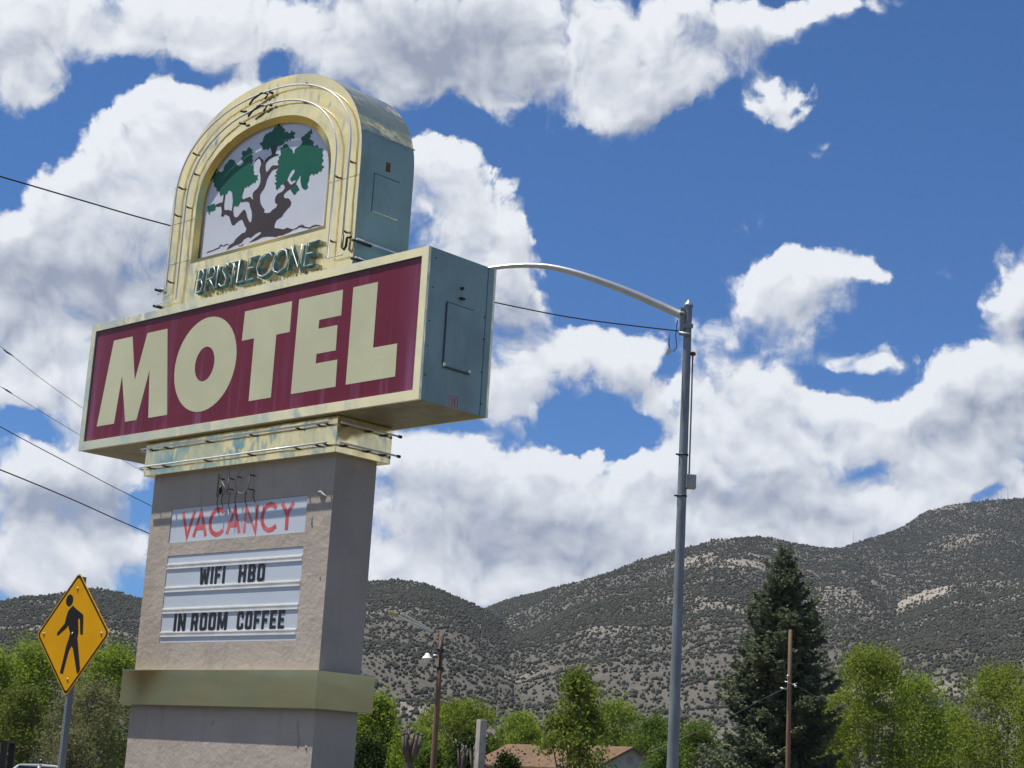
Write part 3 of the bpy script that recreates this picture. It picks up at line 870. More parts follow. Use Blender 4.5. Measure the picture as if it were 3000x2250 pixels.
# printed pine on the logo panel: traced on the panel itself, in (u, z)
TREE_PRINT = {'trunk':[[(1.813,1.689),(1.844,1.73),(1.904,1.744),(1.924,1.768),(1.97,1.792),(2.016,1.812),(2.058,1.812),(2.072,1.846),(2.043,1.875),(2.02,1.912),(1.996,1.944),(1.954,1.94),(1.914,1.923),(1.891,1.91),(1.866,1.912),(1.845,1.932),(1.818,1.982),(1.802,2.009),(1.762,2.029),(1.735,2.042),(1.725,2.024),(1.7,2.024),(1.679,2.036),(1.686,2.072),(1.673,2.115),(1.665,2.129),(1.62,2.134),(1.587,2.144),(1.59,2.164),(1.64,2.167),(1.684,2.167),(1.687,2.203),(1.688,2.252),(1.715,2.251),(1.717,2.197),(1.712,2.149),(1.718,2.107),(1.726,2.082),(1.78,2.075),(1.832,2.056),(1.835,2.101),(1.833,2.134),(1.858,2.129),(1.856,2.048),(1.871,2.004),(1.893,1.982),(1.93,1.981),(1.968,2.01),(2.002,2.032),(2.027,2.028),(2.05,1.995),(2.069,1.951),(2.099,1.909),(2.126,1.891),(2.134,1.915),(2.135,1.955),(2.123,1.997),(2.09,2.052),(2.08,2.082),(2.053,2.099),(2.009,2.108),(1.96,2.109),(1.956,2.134),(2.011,2.136),(2.053,2.141),(2.09,2.137),(2.112,2.112),(2.129,2.105),(2.114,2.144),(2.116,2.168),(2.138,2.184),(2.172,2.197),(2.194,2.217),(2.208,2.247),(2.208,2.287),(2.196,2.33),(2.182,2.357),(2.181,2.39),(2.195,2.419),(2.184,2.454),(2.162,2.483),(2.126,2.478),(2.11,2.465),(2.096,2.481),(2.131,2.49),(2.165,2.503),(2.187,2.478),(2.214,2.46),(2.235,2.435),(2.251,2.452),(2.284,2.469),(2.331,2.479),(2.336,2.486),(2.318,2.531),(2.3,2.575),(2.41,2.555),(2.392,2.507),(2.384,2.48),(2.434,2.465),(2.429,2.454),(2.37,2.455),(2.311,2.447),(2.278,2.426),(2.263,2.409),(2.264,2.372),(2.279,2.333),(2.303,2.336),(2.33,2.359),(2.357,2.377),(2.412,2.366),(2.454,2.358),(2.452,2.333),(2.411,2.33),(2.375,2.333),(2.348,2.315),(2.322,2.288),(2.302,2.26),(2.29,2.214),(2.271,2.177),(2.239,2.152),(2.224,2.13),(2.227,2.09),(2.242,2.047),(2.271,2.009),(2.305,1.979),(2.303,1.951),(2.346,1.937),(2.388,1.935),(2.415,1.954),(2.46,1.965),(2.48,1.993),(2.448,2.011),(2.437,2.037),(2.441,2.064),(2.467,2.091),(2.524,2.099),(2.551,2.114),(2.561,2.132),(2.539,2.164),(2.571,2.181),(2.594,2.188),(2.621,2.155),(2.647,2.138),(2.691,2.153),(2.715,2.144),(2.706,2.122),(2.674,2.109),(2.629,2.098),(2.595,2.089),(2.563,2.072),(2.554,2.054),(2.574,2.03),(2.616,2.022),(2.647,2.004),(2.669,1.972),(2.661,1.942),(2.618,1.919),(2.576,1.888),(2.556,1.864),(2.511,1.853),(2.483,1.842),(2.465,1.806),(2.469,1.778),(2.535,1.762),(2.595,1.743),(2.641,1.751),(2.683,1.735),(2.719,1.722),(2.764,1.724),(2.791,1.735),(2.802,1.743),(2.82,1.733),(2.829,1.751),(2.842,1.733),(2.859,1.738),(2.872,1.72),(2.908,1.707),(2.943,1.697),(2.975,1.705),(3.019,1.708),(3.088,1.69),(3.089,1.683),(3.033,1.691),(2.988,1.69),(2.944,1.684),(2.898,1.699),(2.863,1.707),(2.827,1.72),(2.793,1.72),(2.771,1.713),(2.731,1.714),(2.709,1.707),(2.67,1.698),(2.625,1.695),(2.591,1.689),(2.544,1.694),(2.498,1.69),(2.438,1.705),(2.377,1.716),(2.317,1.722),(2.282,1.717),(2.236,1.709),(2.188,1.705),(2.129,1.704),(2.163,1.718),(2.208,1.734),(2.266,1.751),(2.293,1.77),(2.262,1.78),(2.215,1.772),(2.175,1.756),(2.147,1.745),(2.108,1.759),(2.085,1.756),(2.05,1.746),(2.029,1.726),(1.993,1.716),(1.957,1.714),(1.92,1.712),(1.885,1.703),(1.849,1.697)],[(1.508,1.712),(1.544,1.725),(1.607,1.726),(1.656,1.734),(1.694,1.736),(1.709,1.757),(1.728,1.758),(1.755,1.741),(1.773,1.746),(1.804,1.751),(1.836,1.743),(1.831,1.736),(1.799,1.742),(1.781,1.733),(1.75,1.736),(1.723,1.745),(1.708,1.725),(1.658,1.722),(1.596,1.716)],[(1.976,1.707),(2.008,1.697),(2.043,1.707),(2.059,1.7),(2.021,1.691),(1.984,1.697)]],'leaf':[[(2.001,2.628),(2.023,2.603),(2.055,2.592),(2.039,2.579),(2.066,2.561),(2.043,2.549),(2.071,2.523),(2.056,2.506),(2.074,2.485),(2.062,2.459),(2.046,2.442),(2.06,2.431),(2.077,2.444),(2.093,2.416),(2.093,2.375),(2.111,2.372),(2.096,2.354),(2.129,2.331),(2.166,2.328),(2.156,2.314),(2.173,2.282),(2.142,2.284),(2.14,2.256),(2.108,2.271),(2.086,2.255),(2.061,2.256),(2.052,2.237),(2.025,2.255),(2.015,2.237),(1.989,2.25),(1.981,2.219),(1.972,2.196),(1.964,2.165),(1.98,2.138),(1.952,2.123),(1.931,2.099),(1.928,2.075),(1.913,2.094),(1.896,2.082),(1.876,2.097),(1.851,2.093),(1.839,2.133),(1.825,2.184),(1.811,2.236),(1.777,2.259),(1.751,2.265),(1.743,2.237),(1.705,2.237),(1.673,2.243),(1.649,2.231),(1.627,2.252),(1.63,2.272),(1.596,2.287),(1.569,2.301),(1.579,2.315),(1.558,2.328),(1.529,2.35),(1.532,2.375),(1.503,2.397),(1.515,2.416),(1.503,2.439),(1.528,2.442),(1.518,2.465),(1.555,2.47),(1.565,2.493),(1.593,2.475),(1.613,2.466),(1.65,2.475),(1.651,2.508),(1.667,2.53),(1.697,2.54),(1.718,2.565),(1.757,2.561),(1.797,2.544),(1.813,2.516),(1.842,2.493),(1.883,2.468),(1.918,2.477),(1.94,2.497),(1.912,2.52),(1.891,2.541),(1.919,2.555),(1.896,2.589),(1.911,2.611),(1.963,2.595),(1.984,2.62)],[(1.457,2.157),(1.468,2.171),(1.501,2.165),(1.518,2.174),(1.569,2.177),(1.578,2.158),(1.599,2.146),(1.582,2.133),(1.591,2.114),(1.554,2.109),(1.522,2.107),(1.502,2.115),(1.511,2.097),(1.501,2.082),(1.485,2.102),(1.489,2.117),(1.462,2.122),(1.473,2.137)],[(2.4,2.756),(2.428,2.725),(2.445,2.734),(2.455,2.703),(2.492,2.686),(2.485,2.656),(2.519,2.66),(2.546,2.634),(2.575,2.636),(2.584,2.658),(2.605,2.633),(2.635,2.626),(2.637,2.606),(2.615,2.599),(2.635,2.578),(2.625,2.564),(2.594,2.579),(2.58,2.558),(2.554,2.576),(2.539,2.555),(2.513,2.573),(2.498,2.556),(2.476,2.545),(2.447,2.543),(2.405,2.544),(2.356,2.559),(2.308,2.561),(2.286,2.546),(2.269,2.537),(2.248,2.558),(2.232,2.545),(2.211,2.562),(2.195,2.553),(2.197,2.582),(2.156,2.615),(2.141,2.635),(2.172,2.628),(2.188,2.64),(2.196,2.671),(2.206,2.686),(2.228,2.705),(2.253,2.696),(2.269,2.712),(2.3,2.701),(2.327,2.724),(2.342,2.745),(2.368,2.731),(2.377,2.753)],[(2.85,2.61),(2.864,2.583),(2.873,2.561),(2.845,2.559),(2.854,2.533),(2.832,2.522),(2.875,2.497),(2.901,2.476),(2.892,2.45),(2.929,2.43),(2.95,2.441),(2.977,2.404),(3.012,2.396),(3.043,2.374),(3.022,2.363),(3.043,2.327),(3.028,2.307),(3.054,2.278),(3.034,2.258),(3.032,2.236),(3.073,2.219),(3.046,2.209),(3.033,2.181),(3.004,2.191),(2.984,2.172),(2.949,2.179),(2.934,2.166),(2.914,2.19),(2.882,2.173),(2.882,2.134),(2.862,2.106),(2.878,2.072),(2.863,2.06),(2.846,2.055),(2.816,2.069),(2.791,2.09),(2.775,2.124),(2.765,2.158),(2.765,2.197),(2.748,2.2),(2.739,2.179),(2.718,2.163),(2.711,2.129),(2.73,2.117),(2.765,2.071),(2.731,2.062),(2.722,2.044),(2.694,2.038),(2.668,2.067),(2.641,2.096),(2.668,2.11),(2.706,2.122),(2.691,2.149),(2.708,2.157),(2.682,2.178),(2.648,2.169),(2.622,2.195),(2.642,2.214),(2.658,2.227),(2.678,2.254),(2.668,2.28),(2.64,2.278),(2.619,2.259),(2.595,2.224),(2.582,2.187),(2.556,2.168),(2.515,2.169),(2.492,2.165),(2.501,2.144),(2.471,2.146),(2.462,2.127),(2.436,2.145),(2.438,2.176),(2.41,2.202),(2.451,2.209),(2.418,2.232),(2.434,2.249),(2.401,2.272),(2.435,2.281),(2.415,2.301),(2.436,2.32),(2.452,2.333),(2.441,2.367),(2.424,2.403),(2.446,2.414),(2.437,2.441),(2.465,2.451),(2.453,2.493),(2.45,2.518),(2.479,2.52),(2.494,2.541),(2.517,2.544),(2.548,2.529),(2.564,2.502),(2.589,2.488),(2.621,2.465),(2.631,2.431),(2.649,2.427),(2.651,2.459),(2.667,2.471),(2.706,2.479),(2.733,2.488),(2.748,2.509),(2.727,2.538),(2.73,2.561),(2.764,2.561),(2.779,2.578),(2.803,2.573),(2.806,2.592),(2.835,2.589)]]}
for name, m_, polys, dy in (('logo_trunk', 'logo_brown', TREE_PRINT['trunk'], .0008), ('logo_foliage', 'logo_green', TREE_PRINT['leaf'], .0016)):
    for s in (0, 1):
        q = mb()
        for i, pl in enumerate(polys):
            y = AV0 + .054 - dy - .0001 * i
            if s:
                pl, y = [(2 * AC - p[0], p[1]) for p in pl], CD - y
            q.prism(pl, y - .0002, y)
        q.build(name, M[m_], arch_top)

# channel letters BRISTLECONE with a neon outline in front of each
STROKES = {'B': [[(0, 0), (.14, 1), (.62, 1), (.80, .80), (.62, .55), (.10, .53)], [(.62, .49), (.78, .24), (.58, 0), (.10, .0)]],
           'R': [[(0, 0), (.14, 1), (.66, 1), (.84, .78), (.66, .52), (.16, .48)], [(.42, .44), (.86, 0)]],
           'I': [[(.3, 0), (.5, 1)]],
           'S': [[(.90, .84), (.68, 1), (.36, .92), (.30, .70), (.52, .52), (.72, .30), (.58, .04), (.26, 0), (.02, .14)]],
           'T': [[(.10, 1), (.95, 1)], [(.52, .92), (.34, 0)]],
           'L': [[(.14, 1), (.0, 0), (.70, 0)]],
           'E': [[(.90, 1), (.20, 1), (.06, 0), (.76, 0)], [(.20, .52), (.70, .52)]],
           'C': [[(.98, .80), (.80, .98), (.50, 1), (.20, .82), (.05, .45), (.16, .12), (.42, 0), (.70, .06), (.90, .22)]],
           'O': [[(.52, 1), (.22, .86), (.04, .46), (.16, .12), (.42, 0), (.74, .14), (.92, .54), (.80, .90), (.56, 1)]],
           'N': [[(.02, 0), (.16, 1), (.70, 0), (.86, 1)]]}
CELLS = [('B', 1.565, 1.715), ('R', 1.715, 1.875), ('I', 1.855, 1.925), ('S', 1.915, 2.055), ('T', 2.045, 2.185), ('L', 2.170, 2.305), ('E', 2.285, 2.430),
         ('C', 2.425, 2.640), ('O', 2.630, 2.860), ('N', 2.850, 3.050), ('E', 3.055, 3.215)]
for ch, u0, u1 in CELLS:
    q, e, nl = mb(), mb(), mb()
    z0, hgt = 1.300, .200
    for i, stt in enumerate(STROKES[ch]):
        pts = [(u0 + p[0] * (u1 - u0), z0 + p[1] * hgt) for p in stt]
        w = .036 if ch not in 'CO' else .042
        ol = offset_poly(pts, w)
        y = AV0 - .038 - .0008 * i
        q.prism(ol, y, y + .002)
        e.prism(offset_poly(pts, w - .004), y + .0021, AV0 - .0005, back=False)
        nl.tube([(p[0], y - .034, p[1]) for p in pts], .0055, 6)
    ltr = q.build('channel_letter', M['letter_green'], arch_top)
    e.build('letter_return', M['letter_edge'], ltr)
    nl.split('neon_outline', M['neon'], ltr)
dr = mb()
for _ in range(34):      # rust runs under the letters
    u = rng.uniform(1.56, 3.22)
    l = rng.uniform(.015, .05)
    dr.box(u, u + rng.uniform(.004, .010), AV0 - .0009, AV0 - .0002, 1.283 - l, 1.283 - rng.uniform(0, .006))
dr.split('rust_run', M['rust'], arch_top)

# ------------------------------------------------------------------ pedestrian sign on its steel post
ped = empty('pedestrian_sign', (-3.696, 15.015, 0.0), -0.7256)
tag(ped, 'yellow diamond pedestrian crossing sign on a perforated steel post beside the pylon', 'road sign')
PZ = 1.003 + CAM_Z


def diamond(h, rad, zc=PZ):
    pts, k = [], rad
    for a0, cx, cz in ((0, h - k * 1.4142, 0), (90, 0, h - k * 1.4142), (180, -(h - k * 1.4142), 0), (270, 0, -(h - k * 1.4142))):
        for i in range(7):
            a = math.radians(a0 - 45 + 15 * i)
            pts.append((cx + k * math.cos(a), zc + cz + k * math.sin(a)))
    return pts


plate = MB().prism(diamond(.540, .045), 0, .003).build('sign_plate', M['yellow'], ped)
MB().prism(diamond(.527, .040), -.0012, -.0004, [diamond(.502, .034)]).build('sign_border', M['signblack'], plate)
FIG = [(-.054, .239), (-.036, .245), (-.016, .234), (.025, .212), (.124, .167), (.134, .146), (.154, -.007), (.121, -.009), (.112, .011), (.089, .118), (.076, .132), (.060, .133), (.071, .083), (.086, .018), (.082, -.024), (.084, -.045), (.172, -.303), (.164, -.324), (.135, -.345), (.121, -.321), (.031, -.123), (.007, -.105), (-.017, -.137), (-.037, -.194), (-.074, -.346), (-.122, -.336), (-.116, -.318), (-.09, -.201), (-.072, -.108), (-.04, -.023), (-.033, .006), (-.058, .042), (-.077, .074), (-.092, .056), (-.214, -.013), (-.231, -.003), (-.226, .015), (-.13, .093), (-.121, .143), (-.102, .2)]
fg = MB().prism([(p[0], p[1] + PZ) for p in FIG], -.0012, -.0004)
fg.prism([(-.098 + .053 * math.cos(a), PZ + .294 + .052 * math.sin(a)) for a in np.linspace(0, 2 * math.pi, 24, endpoint=False)], -.0012, -.0004)
fg.build('walking_figure', M['signblack'], plate)
for x, z in ((.002, .394), (-.43, .004), (.421, .0), (.002, .002), (.006, -.392)):
    MB().ball((x, -.003, PZ + z), .013, 8, (1, .5, 1)).build('bolt', M['alu'], plate)
po = MB().box(-.006, .027, .006, .062, 0, PZ + .50)
po.build('post', M['steel'], ped)
hl = MB()
for i in range(112):
    z = .06 + i * .0255
    if z > PZ - .5:
        break
    hl.tube([(.0105, .0057, z), (.0105, .0050, z)], .0048, 6)
hl.build('post_holes', M['wirebk'], ped)

# ------------------------------------------------------------------ street light
LP = at(1970, 2250, 33.0)
LX, LY = LP.x, LP.y
sl = empty('street_light', (LX, LY, 0))
tag(sl, 'tall tapered steel street light whose curved arm reaches left behind the motel sign', 'street light')
LT = at(2017, 895, 33.0).z
rel = lambda p: Vector(p) - Vector((LX, LY, 0))
MB().lathe([(.24, 0), (.24, .03), (.125, .05), (.118, 1.0), (.098, 4.5), (.088, 8.0), (.078, LT - .04), (.078, LT)], 24).build('pole', M['steel'], sl)
MB().lathe([(.094, LT - .02), (.096, LT), (.09, LT + .03), (.04, LT + .07), (.02, LT + .11), (0, LT + .12)], 20).build('pole_cap', M['alu'], sl)
armpts = [(2010, 928), (1993, 921), (1935, 895), (1875, 868.5), (1810, 842), (1748, 819.5), (1705, 805), (1669, 794.5), (1636, 786.5), (1605, 781), (1574, 778.3), (1542, 777.5), (1510, 778.5), (1479, 781), (1432, 787), (1370, 797), (1300, 810)]
arm3 = [rel(at(x, y, 33.0 + .05 * i)) for i, (x, y) in enumerate(armpts)]
arm = MB().tube(arm3, [.086 - .0031 * i for i in range(len(arm3))], 14).build('mast_arm', M['arm'], sl)
lum = MB()
e = arm3[-1]
lum.ball((e.x - .38, e.y + .05, e.z - .05), .2, 14, (2.0, .85, .5))
lum.build('lamp_head', M['box'], sl)
MB().ball((e.x - .45, e.y + .05, e.z - .13), .16, 12, (1.4, .8, .45)).build('lamp_lens', M['rail'], sl)
zb = at(2003, 940, 33).z
br = MB().box(-.165, -.07, -.07, .07, zb - .22, zb + .26)
br.box(-.10, .10, -.095, -.082, zb - .17, zb - .07)
br.tube([(-.16, -.02, zb - .26), (-.06, -.09, zb - .30), (.06, -.09, zb - .30)], .045, 8)
br.tube([(-.17, -.075, zb + .14), (-.08, -.09, zb + .12)], .04, 8)
br.build('arm_bracket', M['steel'], sl, bevel=.008)
for y in (1333, 1454):
    z = at(2005, y, 33).z
    MB().lathe([(.092, z - .02), (.101, z - .018), (.101, z + .018), (.092, z + .02)], 20).tube([(-.10, -.03, z), (-.15, -.05, z)], .018, 6).build('steel_band', M['wirebk'], sl)
jz = at(2023, 1412, 33).z
jb = MB().box(.06, .255, -.16, .04, jz - .14, jz + .13).build('junction_box', M['box'], sl, bevel=.01)
cz = at(2031, 1040, 33).z
MB().tube([(.125, -.03, jz + .12), (.123, -.03, (jz + cz) / 2), (.118, -.02, cz)], .016, 8).build('conduit', M['steel'], sl)
MB().ball((.125, -.02, cz + .02), .06, 8, (1, 1, .8)).build('photo_cell', M['rust'], sl)
lo = MB()
A = rel(at(1961, 968, 33)); B = rel(at(1980, 1030, 33))
lo.tube([A, A + Vector((.0, 0, -.28)), A + Vector((.03, 0, -.40)), A + Vector((.11, 0, -.42)), A + Vector((.16, 0, -.33)), A + Vector((.13, 0, -.10)), A + Vector((.155, 0, .22))], .010, 6)
lo.build('drip_loop', M['cable'], sl)
MB().add([A + Vector(p) for p in ((-.08, -.02, -.50), (-.02, -.02, -.36), (.08, -.02, -.40), (.0, -.02, -.53), (-.07, -.025, -.50), (-.01, -.025, -.36), (.09, -.025, -.40), (.01, -.025, -.53))],
         [(0, 1, 2, 3), (7, 6, 5, 4), (0, 4, 5, 1), (1, 5, 6, 2), (2, 6, 7, 3), (3, 7, 4, 0)]).build('cable_tag', M['white'], sl)

# ------------------------------------------------------------------ utility poles and lines


def utility_pole(name, label, top, foot_px, dist, r0, r1):
    T = at(top[0], top[1], dist)
    o = empty(name, (T.x, T.y, 0))
    tag(o, label, 'utility pole')
    MB().lathe([(r0, -1.5), (r0 * .98, 1), ((r0 + r1) / 2, T.z * .55), (r1, T.z), (r1 * .6, T.z + .04), (0, T.z + .05)], 14).build('pole', M['wood'], o)
    return o, T


up1, T1 = utility_pole('utility_pole', 'wooden utility pole carrying a small white street lamp, right of the pylon', (1294, 1862), None, 80, .15, .11)
r1_ = lambda p: Vector(p) - Vector((T1.x, T1.y, 0))
la, lb_ = at(1291, 1935, 80), at(1262, 1920, 80)
MB().tube([r1_(la), r1_(at(1284, 1920, 80)), r1_(lb_)], .035, 8).build('lamp_arm', M['alu'], up1)
c = r1_(at(1252, 1923, 80))
MB().lathe([(.0, c.z + .16), (.09, c.z + .14), (.12, c.z + .06), (.24, c.z - .07), (.26, c.z - .12), (.0, c.z - .10)], 16, (c.x, c.y)).build('lamp_shade', mat('white_lamp_enamel', (.85, .85, .85), .3, 0, .04), up1)
MB().lathe([(.15, c.z - .10), (.15, c.z - .20), (.1, c.z - .30), (0, c.z - .31)], 14, (c.x, c.y)).build('lamp_globe', M['rail'], up1)
MB().tube([c + Vector((.1, 0, .12)), c + Vector((.16, 0, .26))], .05, 8).build('photo_cell', M['wirebk'], up1)
tz = T1.z
fit = MB().box(-.16, .16, -.14, .14, tz - .75, tz - .62).box(-.13, .20, -.13, .13, tz - 1.6, tz - 1.45)
fit.tube([(0, -.15, tz - .2), (0, -.15, tz - 1.5)], .05, 8)
fit.split('pole_fitting', M['wirebk'], up1)

up2, T2 = utility_pole('utility_pole', 'bare brown utility pole standing in front of the big dark spruce', (2316, 1847), None, 100, .15, .11)
hz = at(2312, 2010, 100).z
fit = MB().tube([(-.3, -.1, hz + .25), (.25, -.1, hz + .10)], .03, 6).tube([(.12, -.12, hz + .05), (.42, -.12, hz + .18)], .03, 6).tube([(-.55, -.1, hz - .14), (-.1, -.1, hz - .20)], .04, 6)
fit.ball((.32, -.12, hz), .09, 8).ball((-.12, -.13, hz + .55), .08, 8)
fit.split('pole_fitting', M['alu'], up2)


def line(label, pts, r, m='cable', extra=None, cat='power line', group=None, name='power_line'):
    """cable through (x, y, distance) points, smoothed"""
    P = [at(*p) for p in pts]
    out = []
    for i in range(len(P) - 1):
        p0, p1, p2, p3 = P[max(i - 1, 0)], P[i], P[i + 1], P[min(i + 2, len(P) - 1)]
        for k in range(8):
            t = k / 8
            out.append(.5 * ((2 * p1) + (p2 - p0) * t + (2 * p0 - 5 * p1 + 4 * p2 - p3) * t * t + (3 * p1 - p0 - 3 * p2 + p3) * t ** 3))
    out.append(P[-1])
    o = MB().tube(out, r, 6).build(name, M[m], None)
    tag(o, label, cat, group)
    return o


line('thick twisted black cable passing behind the arched sign to the street light', [(-2600, -200, 19), (-1200, 200, 22.5), (-500, 385, 24.5), (-200, 462, 26), (0, 517, 27), (250, 590, 28.2), (495, 660, 29.5), (1000, 788, 31), (1450, 886, 32), (1700, 934, 32.5), (1990, 970, 33)], .014)
tops = T1
l1 = line('highest of the thin wires running down from the left edge behind the letter box', [(-2600, -1100, 13), (-1200, 60, 18), (-300, 790, 24), (0, 1014, 28), (240, 1194, 32), (700, 1500, 48), (1294, 1876, 80)], .0045, 'cable_pale', group='power lines left of the motel sign')
l2 = line('thin wire just under the highest one, meeting the lower left corner of the letter box', [(-2600, -660, 13), (-1200, 340, 18), (-300, 945, 24), (0, 1132, 28), (233, 1274, 32), (400, 1371, 36), (760, 1580, 50), (1138, 1790, 70), (1294, 1872, 80)], .0045, 'cable_pale', group='power lines left of the motel sign')
l3 = line('middle wire that reaches the pylon beside its shaded top', [(-2600, -300, 13), (-1200, 570, 18), (-300, 1085, 24), (0, 1250, 28), (220, 1367, 32), (445, 1483, 37), (860, 1685, 54), (1294, 1880, 80)], .008, 'cable', group='power lines left of the motel sign')
l4 = line('lowest and thickest wire at left, reaching the pylon beside the vacancy panel', [(-2600, 150, 13), (-1200, 850, 18), (-300, 1262, 24), (0, 1376, 28), (220, 1467, 32), (437, 1563, 37), (860, 1740, 54), (1294, 1905, 80)], .012, 'cable', group='power lines left of the motel sign')
for px, lab in (((24, 1034, 28.3), 'small dark insulator on the highest thin wire at the left edge'), ((22, 1145, 28.3), 'small dark insulator on the second wire at the left edge')):
    a, b_ = at(px[0] - 14, px[1] - 9, px[2]), at(px[0] + 16, px[1] + 10, px[2] + .4)
    tag(MB().tube([a, a.lerp(b_, .3), a.lerp(b_, .31), a.lerp(b_, .6), b_], [.007, .009, .014, .014, .006], 8).build('insulator', M['wirebk'], None), lab, 'insulator')
g1 = MB().tube([at(1176, 1797, 72), at(1260, 1845, 78)], .055, 8).build('wire_glint', M['glint'], None)  # sun glint on two conductors, put in as pale tubes
tag(g1, 'upper of two pale painted wire glints beside the utility pole top', 'wire glint', 'wire glints')
g2 = MB().tube([at(1165, 1805, 71), at(1263, 1851, 78)], .055, 8).build('wire_glint', M['glint'], None)
tag(g2, 'lower pale painted wire glint with a yellow far end, beside the utility pole top', 'wire glint', 'wire glints')
MB().tube([at(1139, 1791, 70), at(1165, 1804.6, 71)], .05, 8).build('glint_tip', M['glint_yellow'], g2)
line('pale service wire dropping leftwards from the bare pole across the spruce', [(2306, 2013, 99.8), (2230, 2051, 98), (2165, 2085, 96), (2060, 2135, 93), (1900, 2205, 92)], .012, 'cable_pale', cat='service wire', name='service_wire')
line('thin grey service wire leaving the bare pole to the right', [(2320, 2006, 99.8), (2345, 2015, 99.5), (2400, 2045, 98), (2700, 2180, 95)], .009, 'cable', cat='service wire', name='service_wire')

# ------------------------------------------------------------------ concrete post, cut trees, houses, vehicles
P = at(1412, 2110, 60)
cpz = P.z
cpost = empty('concrete_post', (P.x, P.y, 0), math.radians(33))
tag(cpost, 'square grey concrete post standing in front of the brown roofed house', 'post')
MB().box(-.135, .135, -.135, .135, -.5, cpz).build('shaft', M['concrete'], cpost, bevel=.012)
MB().box(-.125, .125, -.125, .125, cpz + .0005, cpz + .02).build('cap_mortar', M['concrete'], cpost, bevel=.008)


def gable_house(name, label, A, B, half, drop, base, roofmat, wallmat, over=.35, vent=True):
    d = (B - A); d.z = 0
    L = d.length
    o = empty(name, ((A.x + B.x) / 2, (A.y + B.y) / 2, base), math.atan2(d.y, d.x))
    tag(o, label, 'house')
    rz = (A.z + B.z) / 2 - base
    ez = rz - drop
    hl_ = L / 2 - over
    w_ = half - over * .9
    k = drop / half
    MB().add([(-hl_, -w_, -1), (hl_, -w_, -1), (hl_, w_, -1), (-hl_, w_, -1), (-hl_, -w_, rz - w_ * k - .10), (hl_, -w_, rz - w_ * k - .10), (hl_, w_, rz - w_ * k - .10), (-hl_, w_, rz - w_ * k - .10), (-hl_, 0, rz - .10), (hl_, 0, rz - .10)],
             [(0, 1, 5, 4), (1, 2, 6, 9, 5), (2, 3, 7, 6), (3, 0, 4, 8, 7)]).build('wall', wallmat, o)
    r = MB()
    for s in (-1, 1):
        vs = [(-L / 2, 0, rz), (L / 2, 0, rz), (L / 2, s * half, ez), (-L / 2, s * half, ez)]
        vs += [(p[0], p[1], p[2] - .12) for p in vs]
        r.add(vs, [(0, 1, 2, 3) if s < 0 else (3, 2, 1, 0), (4, 5, 6, 7), (1, 2, 6, 5), (2, 3, 7, 6), (3, 0, 4, 7)])
    r.build('roof', roofmat, o)
    f = MB()
    for x in (L / 2, -L / 2):
        for s in (-1, 1):
            sx = .03 if x > 0 else -.03
            f.add([(x + sx, 0, rz - .01), (x + sx, s * half, ez - .01), (x + sx, s * half, ez - .2), (x + sx, 0, rz - .2),
                   (x + sx * .1, 0, rz - .01), (x + sx * .1, s * half, ez - .01), (x + sx * .1, s * half, ez - .2), (x + sx * .1, 0, rz - .2)],
                  [(0, 1, 2, 3), (7, 6, 5, 4), (0, 4, 5, 1), (3, 2, 6, 7)])
    f.split('fascia', M['wood'], o)
    if vent:
        v = MB()
        for i in range(5):
            v.box(hl_ + .005, hl_ + .03, -.28, .28, rz - 1.25 + i * .12, rz - 1.17 + i * .12)
        v.build('gable_vent', M['box'], o)
    w = MB()
    for x0 in (-hl_ * .6, hl_ * .2):
        w.box(x0, x0 + 1.3, -w_ - .03, -w_ - .002, 1.0, 2.0)
    w.split('window', M['black'], o)
    return o


roof_brown = mat('brown_shingles', (.150, .088, .044), .9, 0, .25, 1.2, bump=.4, bscale=14, col2=(.105, .062, .036))
roof_red = mat('red_brown_shingles', (.15, .085, .06), .9, 0, .18, 1.2, bump=.3, bscale=18)
wall_grey = mat('white_lap_siding', (.42, .43, .46), .7, 0, .06, 1.0)
wall_green = mat('pale_green_siding', (.22, .31, .27), .7, 0, .06, 1.0)
A, B = at(1488, 2181, 143), at(1856, 2186, 126)
B.z = A.z = (A.z + B.z) / 2
house_z = -1.2
gable_house('house', 'house with a brown shingled roof and white gable behind the concrete post', A, B, 3.4, 1.75, house_z, roof_brown, wall_grey)
A, B = at(20, 2178, 150), at(96, 2185, 141)
A.z = B.z
gable_house('house', 'small green house with a red brown roof, low behind the crossing sign post', A, B, 3.3, 1.5, -2.6, roof_red, wall_green)


